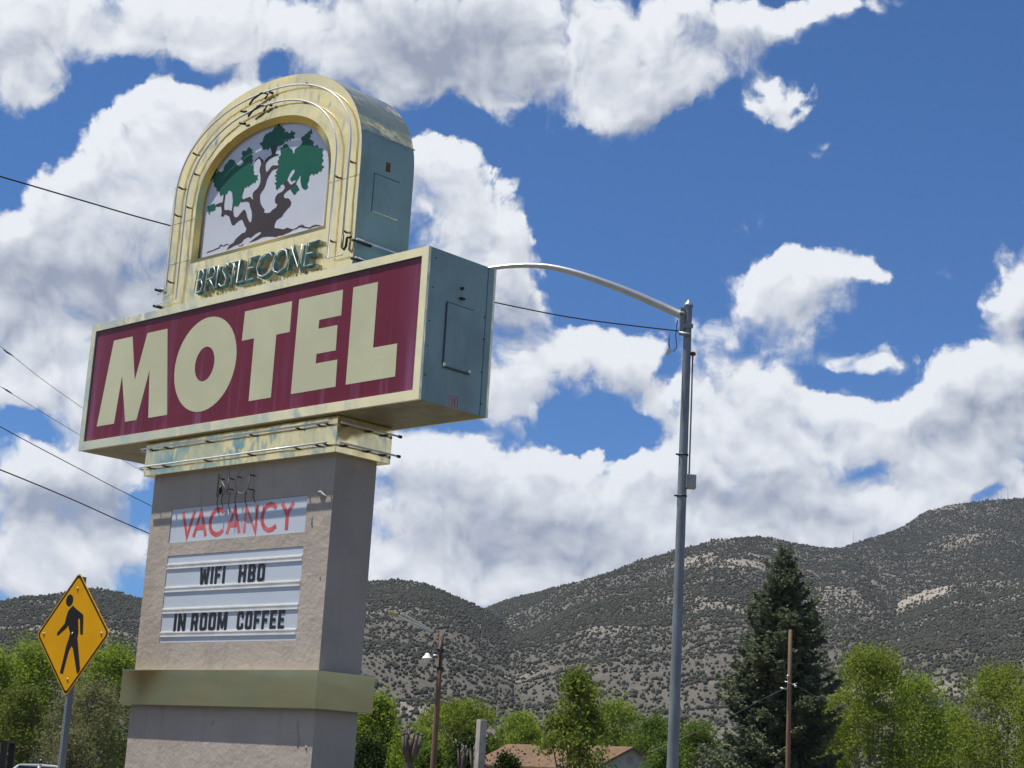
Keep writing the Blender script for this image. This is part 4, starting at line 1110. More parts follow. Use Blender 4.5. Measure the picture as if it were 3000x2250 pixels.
def pollard(label, px, dist, w, hgt_px, n, seed, arms):
    r = random.Random(seed)
    P = at(px[0], px[1], dist)
    o = empty('cut_tree', (P.x, P.y, 0))
    tag(o, label, 'cut tree', 'cut back trees in front of the house')
    hz_ = P.z
    t = MB().tube([(0, 0, -.5), (.02, 0, hz_ * .45), (0, .02, hz_ * .78), (.03, 0, hz_ * .9)], [w * .8, w * .7, w * .75, w * .9], 9)
    t.build('trunk', M['bark'], o)
    k = MB()
    for i in range(arms):
        a = 2 * math.pi * i / arms + r.uniform(-.3, .3)
        x, y = math.cos(a), math.sin(a)
        l = r.uniform(.5, 1.0)
        p0 = (x * w * .3, y * w * .3, hz_ * .62 + r.uniform(-.1, .1))
        p1 = (x * w * 1.3, y * w * 1.3, hz_ * .74)
        p2 = (x * w * (1.5 + .6 * l), y * w * (1.5 + .6 * l), hz_ * (.82 + .15 * l))
        k.tube([p0, p1, p2], [w * .5, w * .42, w * .32], 7)
        k.ball(p2, w * .40, 7)
    k.build('limb_stub', M['bark'], o)
    cut = MB()
    for i in range(arms + 3):
        a = r.uniform(0, 6.28)
        d_ = r.uniform(.2, 1.6) * w
        z = hz_ * r.uniform(.86, 1.0)
        cut.tube([(math.cos(a) * d_, math.sin(a) * d_, z - .12), (math.cos(a) * d_ * 1.1, math.sin(a) * d_ * 1.1, z + .12)], [.05, .02], 6)
    cut.split('cut_shoot', M['bark_grey'], o)
    return o


pollard('pollarded tree trunk with a knobbly dark head, left of the wooden pole', (1206, 2136, 66), 66, .20, 0, 0, 3, 7)
pollard('short cut trunk rising against the left side of the concrete post', (1395, 2182, 64), 64, .11, 0, 0, 5, 4)
pollard('slim dark cut trunk nearer the wooden pole than the concrete post', (1357, 2186, 70), 70, .10, 0, 0, 6, 4)


def car():
    P = at(120, 2239, 60)
    o = empty('parked_car', (P.x + .32, P.y, -.67), math.radians(8))
    o.scale = (1, 1, (P.z + .67) / 1.46)
    tag(o, 'white car whose roof just shows at the lower left corner', 'car')
    white = mat('white_car_paint', (.80, .80, .78), .25, 0, .02, 1.0, coat=.6)
    glass = mat('dark_car_glass', (.03, .04, .045), .08, 0, .05, 1.0, spec=.8)
    side = [(-2.2, .35), (2.2, .35), (2.25, .62), (2.05, .80), (1.05, .90), (-1.55, .94), (-2.15, .90), (-2.25, .6)]
    MB().prism(side, -.85, .85).build('body', white, o, bevel=.06)
    cabn = MB()
    lo_, hi_ = [(-1.6, .93), (1.05, .90)], [(-.95, 1.42), (.35, 1.42)]
    cabn.add([(-1.6, -.80, .93), (1.1, -.80, .90), (1.1, .80, .90), (-1.6, .80, .93), (-.95, -.62, 1.40), (.30, -.62, 1.40), (.30, .62, 1.40), (-.95, .62, 1.40)],
             [(0, 1, 5, 4), (1, 2, 6, 5), (2, 3, 7, 6), (3, 0, 4, 7)])
    cabn.build('windows', glass, o)
    MB().prism([(-1.02, 1.40), (.38, 1.40), (.25, 1.445), (-.35, 1.46), (-.9, 1.445)], -.64, .64).build('roof', white, o, bevel=.02)
    pl = MB()
    for s in (-1, 1):
        for a_, b2 in (((-1.6, .93), (-.95, 1.40)), ((1.1, .90), (.30, 1.40)), ((-.3, .93), (-.3, 1.40))):
            pl.tube([(a_[0], s * .81, a_[1]), (b2[0], s * .63, b2[1])], .035, 6)
    pl.split('pillar', white, o)
    for x in (-1.35, 1.35):
        for s in (-1, 1):
            w_ = MB().tube([(x, s * .62, .32), (x, s * .87, .32)], .32, 18).build('wheel', M['black'], o)
            MB().tube([(x, s * .865, .32), (x, s * .885, .32)], .19, 14).build('rim', M['alu'], w_)
    for s in (-1, 1):
        MB().box(2.19, 2.27, s * .62 - .16, s * .62 + .16, .62, .74).build('headlight', M['rail'], o)
        MB().box(-2.27, -2.18, s * .66 - .14, s * .66 + .14, .68, .86).build('taillight', M['red'], o)


def cart():
    P = at(22, 2168, 52)
    o = empty('utility_cart', (P.x - .9, P.y, -.43), math.radians(4))
    o.scale = (1, 1, (P.z + .43) / 1.95)
    tag(o, 'white utility cart with thin black roof and black rear post, at the left edge', 'cart')
    wh = mat('white_cart_body', (.8, .82, .84), .3, 0, .03, 1., coat=.4)
    MB().prism([(-1.2, .3), (1.15, .3), (1.2, .95), (.55, 1.05), (.35, .75), (-.55, .75), (-.75, 1.0), (-1.2, .9)], -.6, .6).build('body', wh, o, bevel=.04)
    MB().prism([(-1.15, 1.90), (1.02, 1.88), (1.02, 1.93), (-1.15, 1.955)], -.62, .62).build('roof', M['black'], o)
    for s in (-1, 1):
        MB().prism([(.86, 1.06), (1.02, 1.06), (1.02, 1.88), (.84, 1.88)], s * .56 - .05, s * .56 + .05).build('post', M['black'], o)
        MB().prism([(-1.1, .95), (-1.03, .95), (-1.0, 1.90), (-1.07, 1.90)], s * .56 - .03, s * .56 + .03).build('post', M['black'], o)
        MB().box(1.19, 1.26, s * .45 - .12, s * .45 + .12, .72, .92).build('taillight', M['red'], o)
        for x in (-.8, .8):
            w_ = MB().tube([(x, s * .45, .25), (x, s * .65, .25)], .25, 16).build('wheel', M['black'], o)
            MB().tube([(x, s * .645, .25), (x, s * .665, .25)], .14, 12).build('rim', M['alu'], w_)
    MB().box(-.4, .4, -.5, .5, .76, .95).box(.35, .5, -.5, .5, .96, 1.4).build('seat', M['yellow'], o, bevel=.03)


car()
cart()
P = at(120, 2225, 40)
mk = empty('marker_post', (P.x, P.y, 0))
tag(mk, 'thin dark marker post in front of the white car', 'post')
MB().lathe([(.03, -.6), (.026, P.z), (0, P.z + .01)], 8).build('shaft', M['steel'], mk)
MB().lathe([(.034, P.z - .08), (.034, P.z - .02)], 8).build('band', M['black'], mk)
HAZE = 0.000038

# ------------------------------------------------------------------ ground, mountain and its woodland
def sstep(x, a, b):
    t = np.clip((np.asarray(x, float) - a) / (b - a), 0, 1)
    return t * t * (3 - 2 * t)


def gz(x, y):
    return float(-(1.2 + 1.4 * sstep(-x, -5., 15.)) * sstep(y, 25., 130.))


def vnoise(x, y, seed=0):
    xi, yi = np.floor(x).astype(np.int64), np.floor(y).astype(np.int64)
    fx, fy = x - xi, y - yi
    fx, fy = fx * fx * (3 - 2 * fx), fy * fy * (3 - 2 * fy)

    def h(a, b):
        n = (a * 374761393 + b * 668265263 + seed * 1442695041) & 0xffffffff
        n = ((n ^ (n >> 13)) * 1274126177) & 0xffffffff
        return ((n ^ (n >> 16)) & 0xffff) / 65535.
    return (h(xi, yi) * (1 - fx) + h(xi + 1, yi) * fx) * (1 - fy) + (h(xi, yi + 1) * (1 - fx) + h(xi + 1, yi + 1) * fx) * fy


def fbm(x, y, o=5, seed=0, ridged=False):
    s, a, n = 0., .5, 0.
    for i in range(o):
        v = vnoise(x * 2 ** i + 17.3 * i, y * 2 ** i - 9.1 * i, seed + i)
        if ridged:
            v = 1 - abs(2 * v - 1)
        s, n, a = s + a * v, n + a, a * .5
    return s / n


def grid_mesh(name, X, Y, Z, m, smooth=True):
    r, c = X.shape
    idx = np.arange(r * c).reshape(r, c)
    f = np.stack([idx[:-1, :-1], idx[:-1, 1:], idx[1:, 1:], idx[1:, :-1]], -1).reshape(-1, 4)
    return mesh_np(name, np.stack([X, Y, Z], -1).reshape(-1, 3), f, m, None, smooth)


def gz_np(x, y):
    return -(1.2 + 1.4 * sstep(-x, -5., 15.)) * sstep(y, 25., 130.)


gm = mat('dry_ground', (.13, .11, .08), .95, 0, .2, .05, bump=.3, bscale=3., col2=(.085, .10, .04))
xs = np.concatenate([np.linspace(-6000, -300, 12), np.linspace(-280, 280, 90), np.linspace(300, 6000, 12)])
ys = np.concatenate([np.linspace(-4000, -120, 10), np.linspace(-100, 300, 90), np.linspace(330, 7000, 16)])
GX, GY = np.meshgrid(xs, ys)
tag(grid_mesh('ground', GX, GY, gz_np(GX, GY) - .01, gm), kind='structure')
# asphalt forecourt and the road beside it, laid along the sign's face
am = mat('asphalt', (.055, .055, .058), .9, 0, .15, .6, bump=.3, bscale=60., col2=(.075, .074, .072))
cs = np.linspace(-70, 22, 60)
ds = np.linspace(-40, 18, 30)
CX, DY = np.meshgrid(cs, ds)
RX, RY = CX, DY
tag(grid_mesh('forecourt', RX, RY, gz_np(RX, RY) + .0, am), kind='structure')

sky_pts = {
 'left': [(-700, 1330), (-300, 1312), (0, 1293), (60, 1286), (120, 1281), (180, 1270), (210, 1268), (260, 1276), (300, 1288), (420, 1296), (560, 1280), (700, 1258), (800, 1249), (860, 1245), (920, 1256), (980, 1281), (1030, 1303), (1060, 1318), (1120, 1352), (1300, 1460), (1500, 1560), (1800, 1640), (2900, 1660)],
 'mid': [(-700, 1640), (500, 1560), (800, 1440), (950, 1370), (1010, 1333), (1050, 1311), (1100, 1293), (1150, 1278), (1200, 1264), (1250, 1251), (1300, 1235), (1350, 1220), (1400, 1205), (1450, 1190), (1500, 1177), (1550, 1163), (1600, 1157), (1640, 1155), (1680, 1160), (1710, 1168), (1770, 1178), (1810, 1182), (1850, 1200), (1950, 1270), (2100, 1400), (2300, 1560), (2900, 1660)],
 'right': [(-700, 1660), (1200, 1560), (1500, 1380), (1650, 1260), (1720, 1210), (1780, 1184), (1830, 1173), (1860, 1164), (1900, 1151), (1930, 1141), (1960, 1128), (1990, 1110), (2020, 1100), (2050, 1091), (2080, 1085), (2110, 1081), (2150, 1077), (2212, 1075), (2300, 1070), (2500, 1085), (2900, 1120)],
 'spur': [(-700, 1660), (1400, 1610), (1600, 1520), (1700, 1460), (1780, 1402), (1830, 1366), (1880, 1332), (1920, 1308), (1960, 1287), (2000, 1273), (2040, 1264), (2070, 1261), (2100, 1275), (2130, 1282), (2170, 1268), (2212, 1256), (2300, 1245), (2500, 1230), (2900, 1240)],
}
RID = {'left': (2050., 620.), 'mid': (2350., 700.), 'right': (2950., 1100.), 'spur': (1900., 640.)}
AZ = np.arange(-27., 27.01, .07)
RR = np.concatenate([np.linspace(420, 1000, 26), np.linspace(1015, 3150, 190), np.linspace(3200, 4200, 10)])
GA, GR = np.meshgrid(np.radians(AZ), RR)
MX, MY = GR * np.sin(GA), GR * np.cos(GA)
HT = np.full(GR.shape, -60.)
WHICH = np.zeros(GR.shape, int)
gul = fbm(MX / 330., MY / 330., 5, 3, True) - .55
fine = fbm(MX / 75., MY / 75., 4, 11) - .5
for k, (nm, (R_, r0)) in enumerate(RID.items()):
    q = np.array([azel(x * S, y * S) for x, y in sky_pts[nm]])
    E = np.interp(AZ, q[:, 0], q[:, 1])
    wob_ = 1 + .07 * np.sin(AZ * .55 + k * 2.) + .04 * np.sin(AZ * 1.3 + k)
    Rr = R_ * wob_
    H = Rr * np.tan(np.radians(E)) + CAM_Z - 3.0
    t = (GR - r0) / (Rr[None, :] - r0)
    front = np.clip(t, 0, 1) ** 1.22
    back = 1 - np.clip(t - 1, 0, 2) * .9
    h = H[None, :] * np.where(t < 1, front, back)
    amp = np.clip(H, 0, 260)[None, :] * .16
    fade = np.clip(1 - t, 0, 1) ** .6 * np.clip(t * 3, 0, 1)
    h = h + gul * amp * np.where(t < 1, fade, .25) * 1.6 + fine * 9. * np.where(t < 1, np.clip(fade, .12, 1), .12)
    h = np.where(t < 0, -30., h)
    WHICH = np.where(h > HT, k, WHICH)
    HT = np.maximum(HT, h)
HT = np.where(GR > 430, HT, -4)


def rock_field(x, y, a):
    n = fbm(x / 120., y / 120., 4, 21)
    return n


RK = fbm(MX / 95., MY / 95., 5, 21)
rockiness = .5 * sstep(RK, .58, .72)
# bare rocky crest on the near right spur and pale rock below the middle summit
spur_q = np.array([azel(x * S, y * S) for x, y in sky_pts['spur']])
A_ = np.degrees(GA)
elv = np.degrees(np.arctan2(HT - CAM_Z, GR))
spur_el = np.interp(A_, spur_q[:, 0], spur_q[:, 1])
d_sp = spur_el - elv
crest = (WHICH == 3) * (1 - sstep(d_sp, .10, .62)) * sstep(A_, 10.4, 11.6) * (1 - sstep(A_, 14.6, 15.1))
mid_q = np.array([azel(x * S, y * S) for x, y in sky_pts['mid']])
d_mid = np.interp(A_, mid_q[:, 0], mid_q[:, 1]) - elv
pale = (WHICH == 1) * sstep(d_mid, .25, .5) * (1 - sstep(d_mid, .8, 1.6)) * sstep(A_, 5.2, 6.2) * (1 - sstep(A_, 9.0, 10.6)) * sstep(fbm(MX / 70, MY / 70, 3, 5), .38, .55)
rockiness = np.clip(np.maximum(rockiness, np.maximum(crest * 1.25, pale * .9)), 0, 1)


def mount_fn(g, tc, c, p):
    at_ = g.node('ShaderNodeAttribute', attribute_name='rock').outputs['Fac']
    n = g.noise(tc, .05, 6, .65)
    sage = g.noise(tc, .42, 3, .7)
    n = g.m('ADD', g.m('MULTIPLY', n, .5), g.m('MULTIPLY', sage, .5))
    soil = g.mix(g.ss(n, .38, .62), (.074, .070, .058), (.112, .101, .084))
    rock = g.mix(g.ss(g.noise(tc, .16, 5, .7), .35, .65), (.32, .285, .235), (.16, .142, .118))
    return g.mix(at_, soil, rock)


mountain_mat = mat('mountain_soil', (.2, .17, .13), .95, 0, .1, .03, bump=.6, bscale=.18, fn=mount_fn, spec=.1)
mo = grid_mesh('mountain', MX, MY, HT, mountain_mat)
tag(mo, kind='structure')
atr = mo.data.attributes.new('rock', 'FLOAT', 'POINT')
atr.data.foreach_set('value', rockiness.ravel().astype(np.float32))

# pinyon and juniper scattered over the slopes
rs = np.random.RandomState(5)
N = 640000
ai = rs.uniform(-21.5, 21.5, N)
ri = np.sqrt(rs.uniform(640. ** 2, 3080. ** 2, N))
fi = (ai - AZ[0]) / (AZ[1] - AZ[0])
fj = np.interp(ri, RR, np.arange(len(RR)))


def bil(F):
    i0, j0 = np.clip(fi.astype(int), 0, len(AZ) - 2), np.clip(fj.astype(int), 0, len(RR) - 2)
    a, b = fi - i0, fj - j0
    return (F[j0, i0] * (1 - a) + F[j0, i0 + 1] * a) * (1 - b) + (F[j0 + 1, i0] * (1 - a) + F[j0 + 1, i0 + 1] * a) * b


hz_ = bil(HT)
rk = bil(rockiness)
bx, by = ri * np.sin(np.radians(ai)), ri * np.cos(np.radians(ai))
dens = np.clip(.36 + .62 * fbm(bx / 90., by / 90., 4, 31), 0, 1)
dens = dens * (.62 + .70 * sstep(fbm(bx / 420., by / 420., 3, 57), .34, .62)) * (1 - .93 * rk) * (.70 + .30 * sstep(hz_, 60, 260))
# only slopes that face the valley show
el_ = np.degrees(np.arctan2(hz_ - CAM_Z, ri))
el_max = np.maximum.accumulate(elv, axis=0)
vis = el_ > bil(el_max) - .22
keep = (rs.uniform(0, 1, N) < dens) & vis & (hz_ > -12)
bx, by, bz, ri = bx[keep], by[keep], hz_[keep], ri[keep]
nb = len(bx)
ph = (1 + 5 ** .5) / 2
ico = np.array([(-1, ph, 0), (1, ph, 0), (-1, -ph, 0), (1, -ph, 0), (0, -1, ph), (0, 1, ph), (0, -1, -ph), (0, 1, -ph), (ph, 0, -1), (ph, 0, 1), (-ph, 0, -1), (-ph, 0, 1)]) / math.hypot(1, ph)
icf = np.array([(0, 11, 5), (0, 5, 1), (0, 1, 7), (0, 7, 10), (0, 10, 11), (1, 5, 9), (5, 11, 4), (11, 10, 2), (10, 7, 6), (7, 1, 8), (3, 9, 4), (3, 4, 2), (3, 2, 6), (3, 6, 8), (3, 8, 9), (4, 9, 5), (2, 4, 11), (6, 2, 10), (8, 6, 7), (9, 8, 1)])
sz = rs.uniform(.55, 1.5, nb) * (.8 + .6 * rs.uniform(0, 1, nb) ** 3)
zs_ = rs.uniform(.95, 1.5, nb)
ang = rs.uniform(0, 6.28, nb)
jit = 1 + rs.uniform(-.28, .28, (nb, 12))
V_ = ico[None] * jit[..., None] * sz[:, None, None]
ca, sa = np.cos(ang)[:, None], np.sin(ang)[:, None]
VX = V_[..., 0] * ca - V_[..., 1] * sa + bx[:, None]
VY = V_[..., 0] * sa + V_[..., 1] * ca + by[:, None]
VZ = V_[..., 2] * zs_[:, None] + (bz + sz * .55)[:, None]
F_ = (icf[None] + (np.arange(nb) * 12)[:, None, None]).reshape(-1, 3)
jm = leaf_mat('juniper_green', (.036, .041, .031), (.076, .075, .057), .08)
jo = mesh_np('juniper_woodland', np.stack([VX, VY, VZ], -1).reshape(-1, 3), F_, jm)
tag(jo, 'dark juniper and pinyon scrub dotted over the whole mountainside', 'woodland', None, 'stuff')

# the valley's other hills, all round
ha = np.radians(np.linspace(26, 334, 120))
hr = np.array([900., 1300., 1800., 2300., 2900.])
HA, HR = np.meshgrid(ha, hr)
hh = (np.array([0., .25, .65, 1., .6])[:, None]) * (150 + 120 * fbm(np.cos(HA) * 3 + 9, np.sin(HA) * 3 + 9, 4, 41)) - 4
tag(grid_mesh('far_hills', HR * np.sin(HA), HR * np.cos(HA), hh, mat('far_hill_scrub', (.075, .075, .055), .95, 0, .2, .02, col2=(.05, .055, .04))), kind='structure')

# masts on the skyline
for lab, px, hh_, d_ in (('tall thin radio mast on the ridge dip right of the middle summit', (2500, 1588), 22, 2900), ('small radio mast standing alone on the far right summit', (2953, 1458), 22, 2900), ('thin radio mast left of the cluster on the far right summit', (2890, 1462), 14, 2900)):
    P = at(px[0], px[1] + 12, d_)
    o = empty('radio_mast', P)
    tag(o, lab, 'mast', 'radio masts on the ridge')
    w = MB()
    for k in range(3):
        a = k * 2.094
        w.tube([(1.1 * math.cos(a), 1.1 * math.sin(a), -12), (.5 * math.cos(a), .5 * math.sin(a), hh_)], .13, 4)
    for z in range(0, hh_, 3):
        w.tube([(.8, 0, z), (-.4, .7, z + 1.5), (-.4, -.7, z + 3)], .08, 4)
    w.build('lattice', M['steel'], o)
    MB().tube([(0, 0, hh_), (0, 0, hh_ + 5)], .12, 5).build('aerial', M['steel'], o)
P = at(2928, 1472, 2880)
o = empty('transmitter_hut', P)
tag(o, 'transmitter hut with short aerials on the far right summit', 'hut')
MB().box(-4, 4, -3, 3, -10, 4.5).build('wall', M['box'], o)
MB().box(-4.3, 4.3, -3.3, 3.3, 4.51, 5.0).build('roof', M['alu'], o)
a = MB()
for x, h_ in ((-3.5, 14), (-1, 9), (2.2, 12), (3.6, 15)):
    a.tube([(x, 0, 4.9), (x, 0, h_)], .22, 5)
a.split('aerial', M['steel'], o)

# ------------------------------------------------------------------ trees
LEAF = {
 'spring': leaf_mat('spring_leaf', (.270, .345, .045), (.175, .245, .036), .52),
 'yellow': leaf_mat('yellow_spring_leaf', (.240, .295, .044), (.155, .205, .034), .50),
 'mid': leaf_mat('mid_green_leaf', (.165, .235, .040), (.100, .155, .030), .45),
 'olive': leaf_mat('olive_leaf', (.205, .235, .050), (.105, .135, .034), .42),
 'grove': leaf_mat('fresh_leaf', (.235, .285, .046), (.115, .160, .032), .45),
 'dull': leaf_mat('dull_bud_leaf', (.235, .235, .105), (.155, .160, .075), .45),
 'spruce': leaf_mat('spruce_needle', (.215, .245, .140), (.090, .115, .076), .25),
 'shrub': leaf_mat('dark_shrub_leaf', (.04, .065, .018), (.022, .038, .012), .15),
}


def quads(C, L, W, D, rs_, flat=.0):
    """leaf cards: centre C (n,3), length, width, main direction D (n,3)"""
    n = len(C)
    r = rs_.normal(size=(n, 3))
    D = D / np.linalg.norm(D, axis=1, keepdims=True)
    B = np.cross(D, r)
    B /= np.linalg.norm(B, axis=1, keepdims=True) + 1e-9
    a, b = D * (L / 2)[:, None], B * (W / 2)[:, None]
    v = np.stack([C - a, C + b * 1.0, C + a, C - b * 1.0], 1)
    return v.reshape(-1, 3), np.arange(n * 4).reshape(n, 4)


DENSE, BIG = 2.5, 1.18


def tree(name, label, px, dist, halfw, leaf, seed, n=7000, ls=.17, lo=.10, clus=90, spread=.085, top=1.0, cat='tree', group=None, bark='bark', shape=1.0, base=None, updir=.5, lean=0.):
    n, ls = int(n * DENSE), ls * BIG
    rs_ = np.random.RandomState(seed)
    r = random.Random(seed)
    P = at(px[0], px[1], dist)
    bz_ = gz(P.x, P.y) if base is None else base
    H = P.z - bz_
    R = halfw / FPX * dist
    o = empty(name, (P.x, P.y, bz_))
    tag(o, label, cat, group)
    # foliage clumps fill an uneven envelope
    cl_ = []
    lob = [(r.uniform(0, 6.28), r.uniform(.75, 1.12), r.uniform(.2, .9)) for _ in range(7)]
    tries = 0
    while len(cl_) < clus and tries < 9000:
        tries += 1
        z = r.uniform(lo, 1.)
        a = r.uniform(0, 6.28)
        prof = (max(0, 1 - abs((z - .52) / .50) ** 2.3)) ** .5 if shape == 1.0 else max(0, (1 - z) / (1 - lo)) ** shape * (1 if z > lo + .08 else .75)
        k = 1.
        for la_, lk, lz in lob:
            w_ = math.exp(-((z - lz) / .18) ** 2) * max(0, math.cos(a - la_)) ** 2
            k = k * (1 - w_) + lk * w_
        rad = R * prof * k * (r.uniform(0, 1) ** .45)
        cl_.append((math.cos(a) * rad + lean * z * H, math.sin(a) * rad * .9, z * H * .97))
    cl_[0] = (lean * H, 0, H * (1 - spread * .9))
    C_ = np.array(cl_)
    # trunk and limbs reaching for the clumps
    b = MB()
    tr0 = max(.12, H * .020)
    split = H * max(.14, lo * .9)
    tpts = [(0, 0, -.4), (r.uniform(-.1, .1), r.uniform(-.1, .1), split * .6), (r.uniform(-.2, .2), r.uniform(-.2, .2), split)]
    b.tube(tpts, [tr0 * 1.15, tr0, tr0 * .9], 9, False)
    limbs = []
    nl = 6 + int(R)
    for i in range(nl):
        a = 6.28 * i / nl + r.uniform(-.4, .4)
        up_ = r.uniform(.55, .95)
        rr = R * r.uniform(.25, .75) * (1.15 - up_ * .7)
        q0 = Vector(tpts[-1]) * r.uniform(.7, 1.)
        q2 = Vector((math.cos(a) * rr + lean * H * up_, math.sin(a) * rr, H * up_ * .93))
        q1 = q0.lerp(q2, .45) + Vector((math.cos(a) * rr * .25, math.sin(a) * rr * .25, -H * .03))
        pts = [q0, q0.lerp(q1, .6), q1, q1.lerp(q2, .55) + Vector((r.uniform(-.2, .2), r.uniform(-.2, .2), 0)), q2]
        b.tube(pts, [tr0 * .55, tr0 * .45, tr0 * .34, tr0 * .2, .02], 6, False)
        for k in range(12):
            t = k / 11 * 4
            j = min(int(t), 3)
            limbs.append(pts[j].lerp(pts[j + 1], t - j))
    LB = np.array([tuple(p) for p in limbs])
    for c in cl_[::max(1, clus // 75)]:
        d_ = np.linalg.norm(LB - np.array(c), axis=1) + np.where(LB[:, 2] > c[2], 2., 0)
        q = Vector(LB[int(np.argmin(d_))])
        c = Vector(c)
        if (c - q).length > .2:
            m_ = q.lerp(c, .5) + Vector((0, 0, (c - q).length * .08))
            b.tube([q, m_, c], [max(.03, tr0 * .13), max(.022, tr0 * .09), .012], 4, False)
    b.build('trunk', M[bark], o)
    # leaves
    which = rs_.randint(0, len(C_), n)
    sgm = spread * H * rs_.uniform(.6, 1.25, len(C_))[which]
    off = rs_.normal(size=(n, 3)) * sgm[:, None] * np.array([.62, .62, .60])
    Cn = C_[which] + off
    Cn[:, 2] = np.maximum(Cn[:, 2], .15)
    D = rs_.normal(size=(n, 3))
    D[:, 2] += updir
    L = ls * (.55 + 1.1 * rs_.uniform(0, 1, n) ** 1.6)
    v, f = quads(Cn, L, L * .62, D, rs_)
    mesh_np('crown', v, f, LEAF[leaf], o)
    return o


def spruce(px, dist, halfw):
    rs_ = np.random.RandomState(77)
    P = at(px[0], px[1], dist)
    bz_ = gz(P.x, P.y)
    H, R = P.z - bz_, halfw / FPX * dist
    o = empty('spruce_tree', (P.x, P.y, bz_))
    tag(o, 'tall dark conical spruce behind the bare brown utility pole', 'spruce')
    b = MB()
    b.tube([(0, 0, -.4), (0, 0, H * .3), (0, 0, H * .7), (.05, 0, H * .99)], [.26, .2, .11, .02], 9, False)
    Cs, Ds, Ls = [], [], []
    z = .02
    while z < .985:
        nbr = int(rs_.randint(6, 10)) if z < .85 else 5
        a0 = rs_.uniform(0, 6.28)
        for i in range(nbr):
            a = a0 + 6.28 * i / nbr + rs_.normal() * .18
            prof = (1 - z) ** .70 * (1 - .18 * max(0, .12 - z) / .12)
            lob = 1 + .20 * math.sin(a * 3 + z * 11.) + .16 * math.sin(a * 2 - z * 23.) + .12 * math.sin(a + z * 41.)
            Lb = max(.25, R * prof * lob * rs_.uniform(.66, 1.16))
            drp = -.30 + .75 * z
            zz = z * H + rs_.normal() * .08
            ns = max(5, int(Lb * 36))
            t = rs_.uniform(.12, 1., ns) ** .75
            w = (1 - t) * .30 * Lb + .10
            side = rs_.normal(size=ns) * w
            dx, dy = math.cos(a), math.sin(a)
            zc = zz + Lb * (drp * t + .24 * t ** 2.4) + rs_.normal(size=ns) * .09 - np.abs(side) * .22
            Cs.append(np.stack([dx * Lb * t - dy * side, dy * Lb * t + dx * side, zc], 1))
            Ds.append(np.stack([dx * .8 - dy * np.sign(side) * .7, dy * .8 + dx * np.sign(side) * .7, -.25 + .55 * z + rs_.normal(size=ns) * .25], 1))
            Ls.append(rs_.uniform(.26, .52, ns) * (1 if z < .8 else .75))
            if z < .9:
                b.tube([(0, 0, zz), (dx * Lb * .5, dy * Lb * .5, zz + Lb * drp * .5 + .02), (dx * Lb * .92, dy * Lb * .92, zz + Lb * (drp * .92 + .20))], [.05, .03, .012], 4, False)
        z += rs_.uniform(.011, .018)
    C_, D, L = np.concatenate(Cs), np.concatenate(Ds), np.concatenate(Ls)
    k = rs_.randint(0, len(C_), 900)         # leader and upright tips
    b.build('trunk', M['bark'], o)
    v, f = quads(C_, L, L * .42, D, rs_)
    v2, f2 = quads(C_ + rs_.normal(size=C_.shape) * .05, L * .8, L * .34, D + rs_.normal(size=D.shape) * .5, rs_)
    mesh_np('crown', np.concatenate([v, v2]), np.concatenate([f, f2 + len(v)]), LEAF['spruce'], o)
    return o


spruce((2300, 1597), 110, 212)
GL, GM, GR_ = 'spring trees at the left edge', 'spring trees between pylon and street light', 'spring trees right of the spruce'
tree('cottonwood', 'bright green tree behind the crossing sign, tallest of the left group', (95, 1893), 165, 85, 'spring', 1, 9000, .20, group=GL, bark='bark_grey')
tree('cottonwood', 'green tree cut by the left edge of the frame', (-15, 1925), 150, 75, 'spring', 2, 7500, .19, group=GL)
tree('cottonwood', 'bright green tree crown appearing between the crossing sign and the pylon', (330, 1890), 165, 95, 'spring', 3, 9000, .20, group=GL, bark='bark_grey')
tree('cottonwood', 'pale thinly leaved tree in front of its brighter neighbours, right of the sign post', (285, 2005), 118, 95, 'dull', 4, 4200, .14, lo=.02, group=GL, bark='bark_grey', clus=110)
tree('cottonwood', 'sparse dull tree with a dark trunk over the small green house', (70, 2020), 128, 70, 'olive', 5, 4200, .15, lo=.10, group=GL, bark='bark', clus=80)
tree('cottonwood', 'half bare greyish tree standing directly behind the sign post', (190, 2040), 125, 55, 'dull', 6, 2600, .14, lo=.05, group=GL, bark='bark_grey', clus=80)
tree('cottonwood', 'green tree pressed against the right side of the pylon', (1105, 2040), 140, 72, 'spring', 7, 7500, .18, lo=.03, group=GM)
tree('cottonwood', 'broad rounded yellow green tree behind the pole with the street lamp', (1345, 2062), 165, 150, 'yellow', 8, 12000, .19, lo=.04, group=GM, bark='bark_grey')
tree('cottonwood', 'low green tree left of the pole with the street lamp', (1225, 2140), 135, 85, 'spring', 9, 6000, .17, lo=.02, group=GM)
tree('cottonwood', 'bright yellow green tree over the left end of the brown roof', (1530, 2098), 195, 90, 'spring', 10, 6500, .20, lo=.03, group=GM)
tree('aspen', 'pointed open crowned tree standing in front of the brown roof', (1695, 1972), 100, 150, 'grove', 11, 4400, .18, lo=.10, group=GM, shape=.55, clus=64, spread=.070, lean=-.01)
tree('cottonwood', 'bright green tree directly above the white gable', (1815, 2060), 185, 85, 'spring', 12, 7000, .20, lo=.03, group=GM)
tree('cottonwood', 'darker green tree just left of the street light foot', (1915, 2095), 175, 75, 'mid', 13, 6500, .19, lo=.03, group=GM)
tree('cottonwood', 'dull green tree between the street light and the spruce', (2050, 2120), 165, 80, 'mid', 14, 6500, .18, lo=.02, group=GM)
tree('cottonwood', 'big fan shaped yellow green tree right of the spruce', (2560, 1905), 130, 150, 'yellow', 15, 13000, .15, lo=.06, group=GR_, bark='bark_grey', clus=150, spread=.062)
tree('cottonwood', 'rounded green tree tucked against the right of the fan shaped one', (2690, 1985), 145, 85, 'spring', 16, 7500, .17, lo=.04, group=GR_, bark='bark_grey', clus=110)
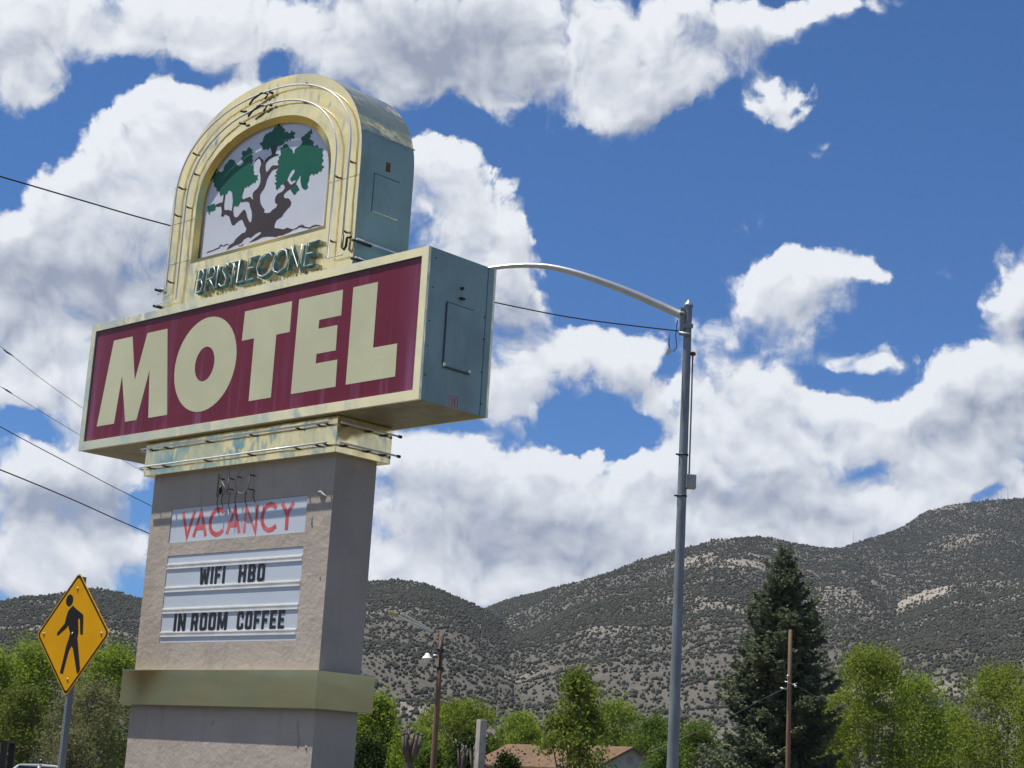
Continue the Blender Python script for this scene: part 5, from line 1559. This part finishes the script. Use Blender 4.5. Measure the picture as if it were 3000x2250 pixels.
tree('cottonwood', 'low green tree in the gap between the two big trees at right', (2790, 2085), 150, 85, 'spring', 17, 6000, .17, lo=.02, group=GR_)
tree('cottonwood', 'large yellow green tree at the right edge with bare lower limbs', (2925, 1950), 128, 130, 'yellow', 18, 9500, .14, lo=.16, group=GR_, bark='bark_grey', clus=130, spread=.062)
tree('cottonwood', 'slim green tree between the spruce and the fan shaped tree', (2440, 2040), 140, 55, 'spring', 19, 4500, .16, lo=.03, group=GR_)
tree('cottonwood', 'green tree cut off by the right edge of the frame', (3040, 2030), 122, 80, 'yellow', 20, 5500, .15, lo=.05, group=GR_)
GS = 'low shrubs along the frame bottom'
tree('shrub', 'dark shrub at the foot of the pylon side tree', (1085, 2175), 92, 45, 'shrub', 30, 4200, .13, lo=.02, cat='shrub', group=GS, spread=.12, clus=40)
tree('shrub', 'dark green shrub behind the two slim cut trunks', (1375, 2175), 82, 42, 'shrub', 31, 4200, .12, lo=.02, cat='shrub', group=GS, spread=.12, clus=40)
tree('shrub', 'green shrub under the wooden pole with the lamp', (1265, 2195), 100, 70, 'mid', 32, 4500, .14, lo=.02, cat='shrub', group=GS, spread=.12, clus=40)
tree('shrub', 'left of two dark columnar shrubs in front of the brown roof', (1480, 2204), 60, 9, 'shrub', 33, 1500, .08, lo=.02, cat='shrub', group=GS, spread=.09, clus=30)
tree('shrub', 'right of two dark columnar shrubs in front of the brown roof', (1504, 2206), 60, 10, 'shrub', 34, 1500, .08, lo=.02, cat='shrub', group=GS, spread=.09, clus=30)
tree('shrub', 'low green shrub between the white gable and the street light foot', (1945, 2185), 118, 45, 'mid', 35, 4000, .14, lo=.02, cat='shrub', group=GS, spread=.12, clus=40)
tree('shrub', 'dull shrub at the foot of the leftmost trees, behind the sign post', (215, 2150), 105, 60, 'dull', 36, 3600, .13, lo=.02, cat='shrub', group=GS, spread=.12, clus=40, bark='bark_grey')
tree('shrub', 'young thin tree sprouting before the white gable', (1762, 2185), 95, 22, 'olive', 37, 500, .12, lo=.1, cat='shrub', group=GS, spread=.10, clus=26)

# ------------------------------------------------------------------ the air between here and the mountain
hm = bpy.data.materials.new('haze_air')
hm.use_nodes = True
hm.node_tree.nodes.clear()
hg = NG(hm.node_tree)
pv = hg.node('ShaderNodeVolumePrincipled', {'Color': (.66, .76, .95, 1), 'Density': HAZE, 'Anisotropy': 0.0})
ho = hg.node('ShaderNodeOutputMaterial')
hm.node_tree.links.new(pv.outputs[0], ho.inputs['Volume'])
if HAZE > 0:
    hb = MB().box(-3200, 3200, -3200, 4400, -130, 760).build('haze', hm)
    tag(hb, kind='stuff')
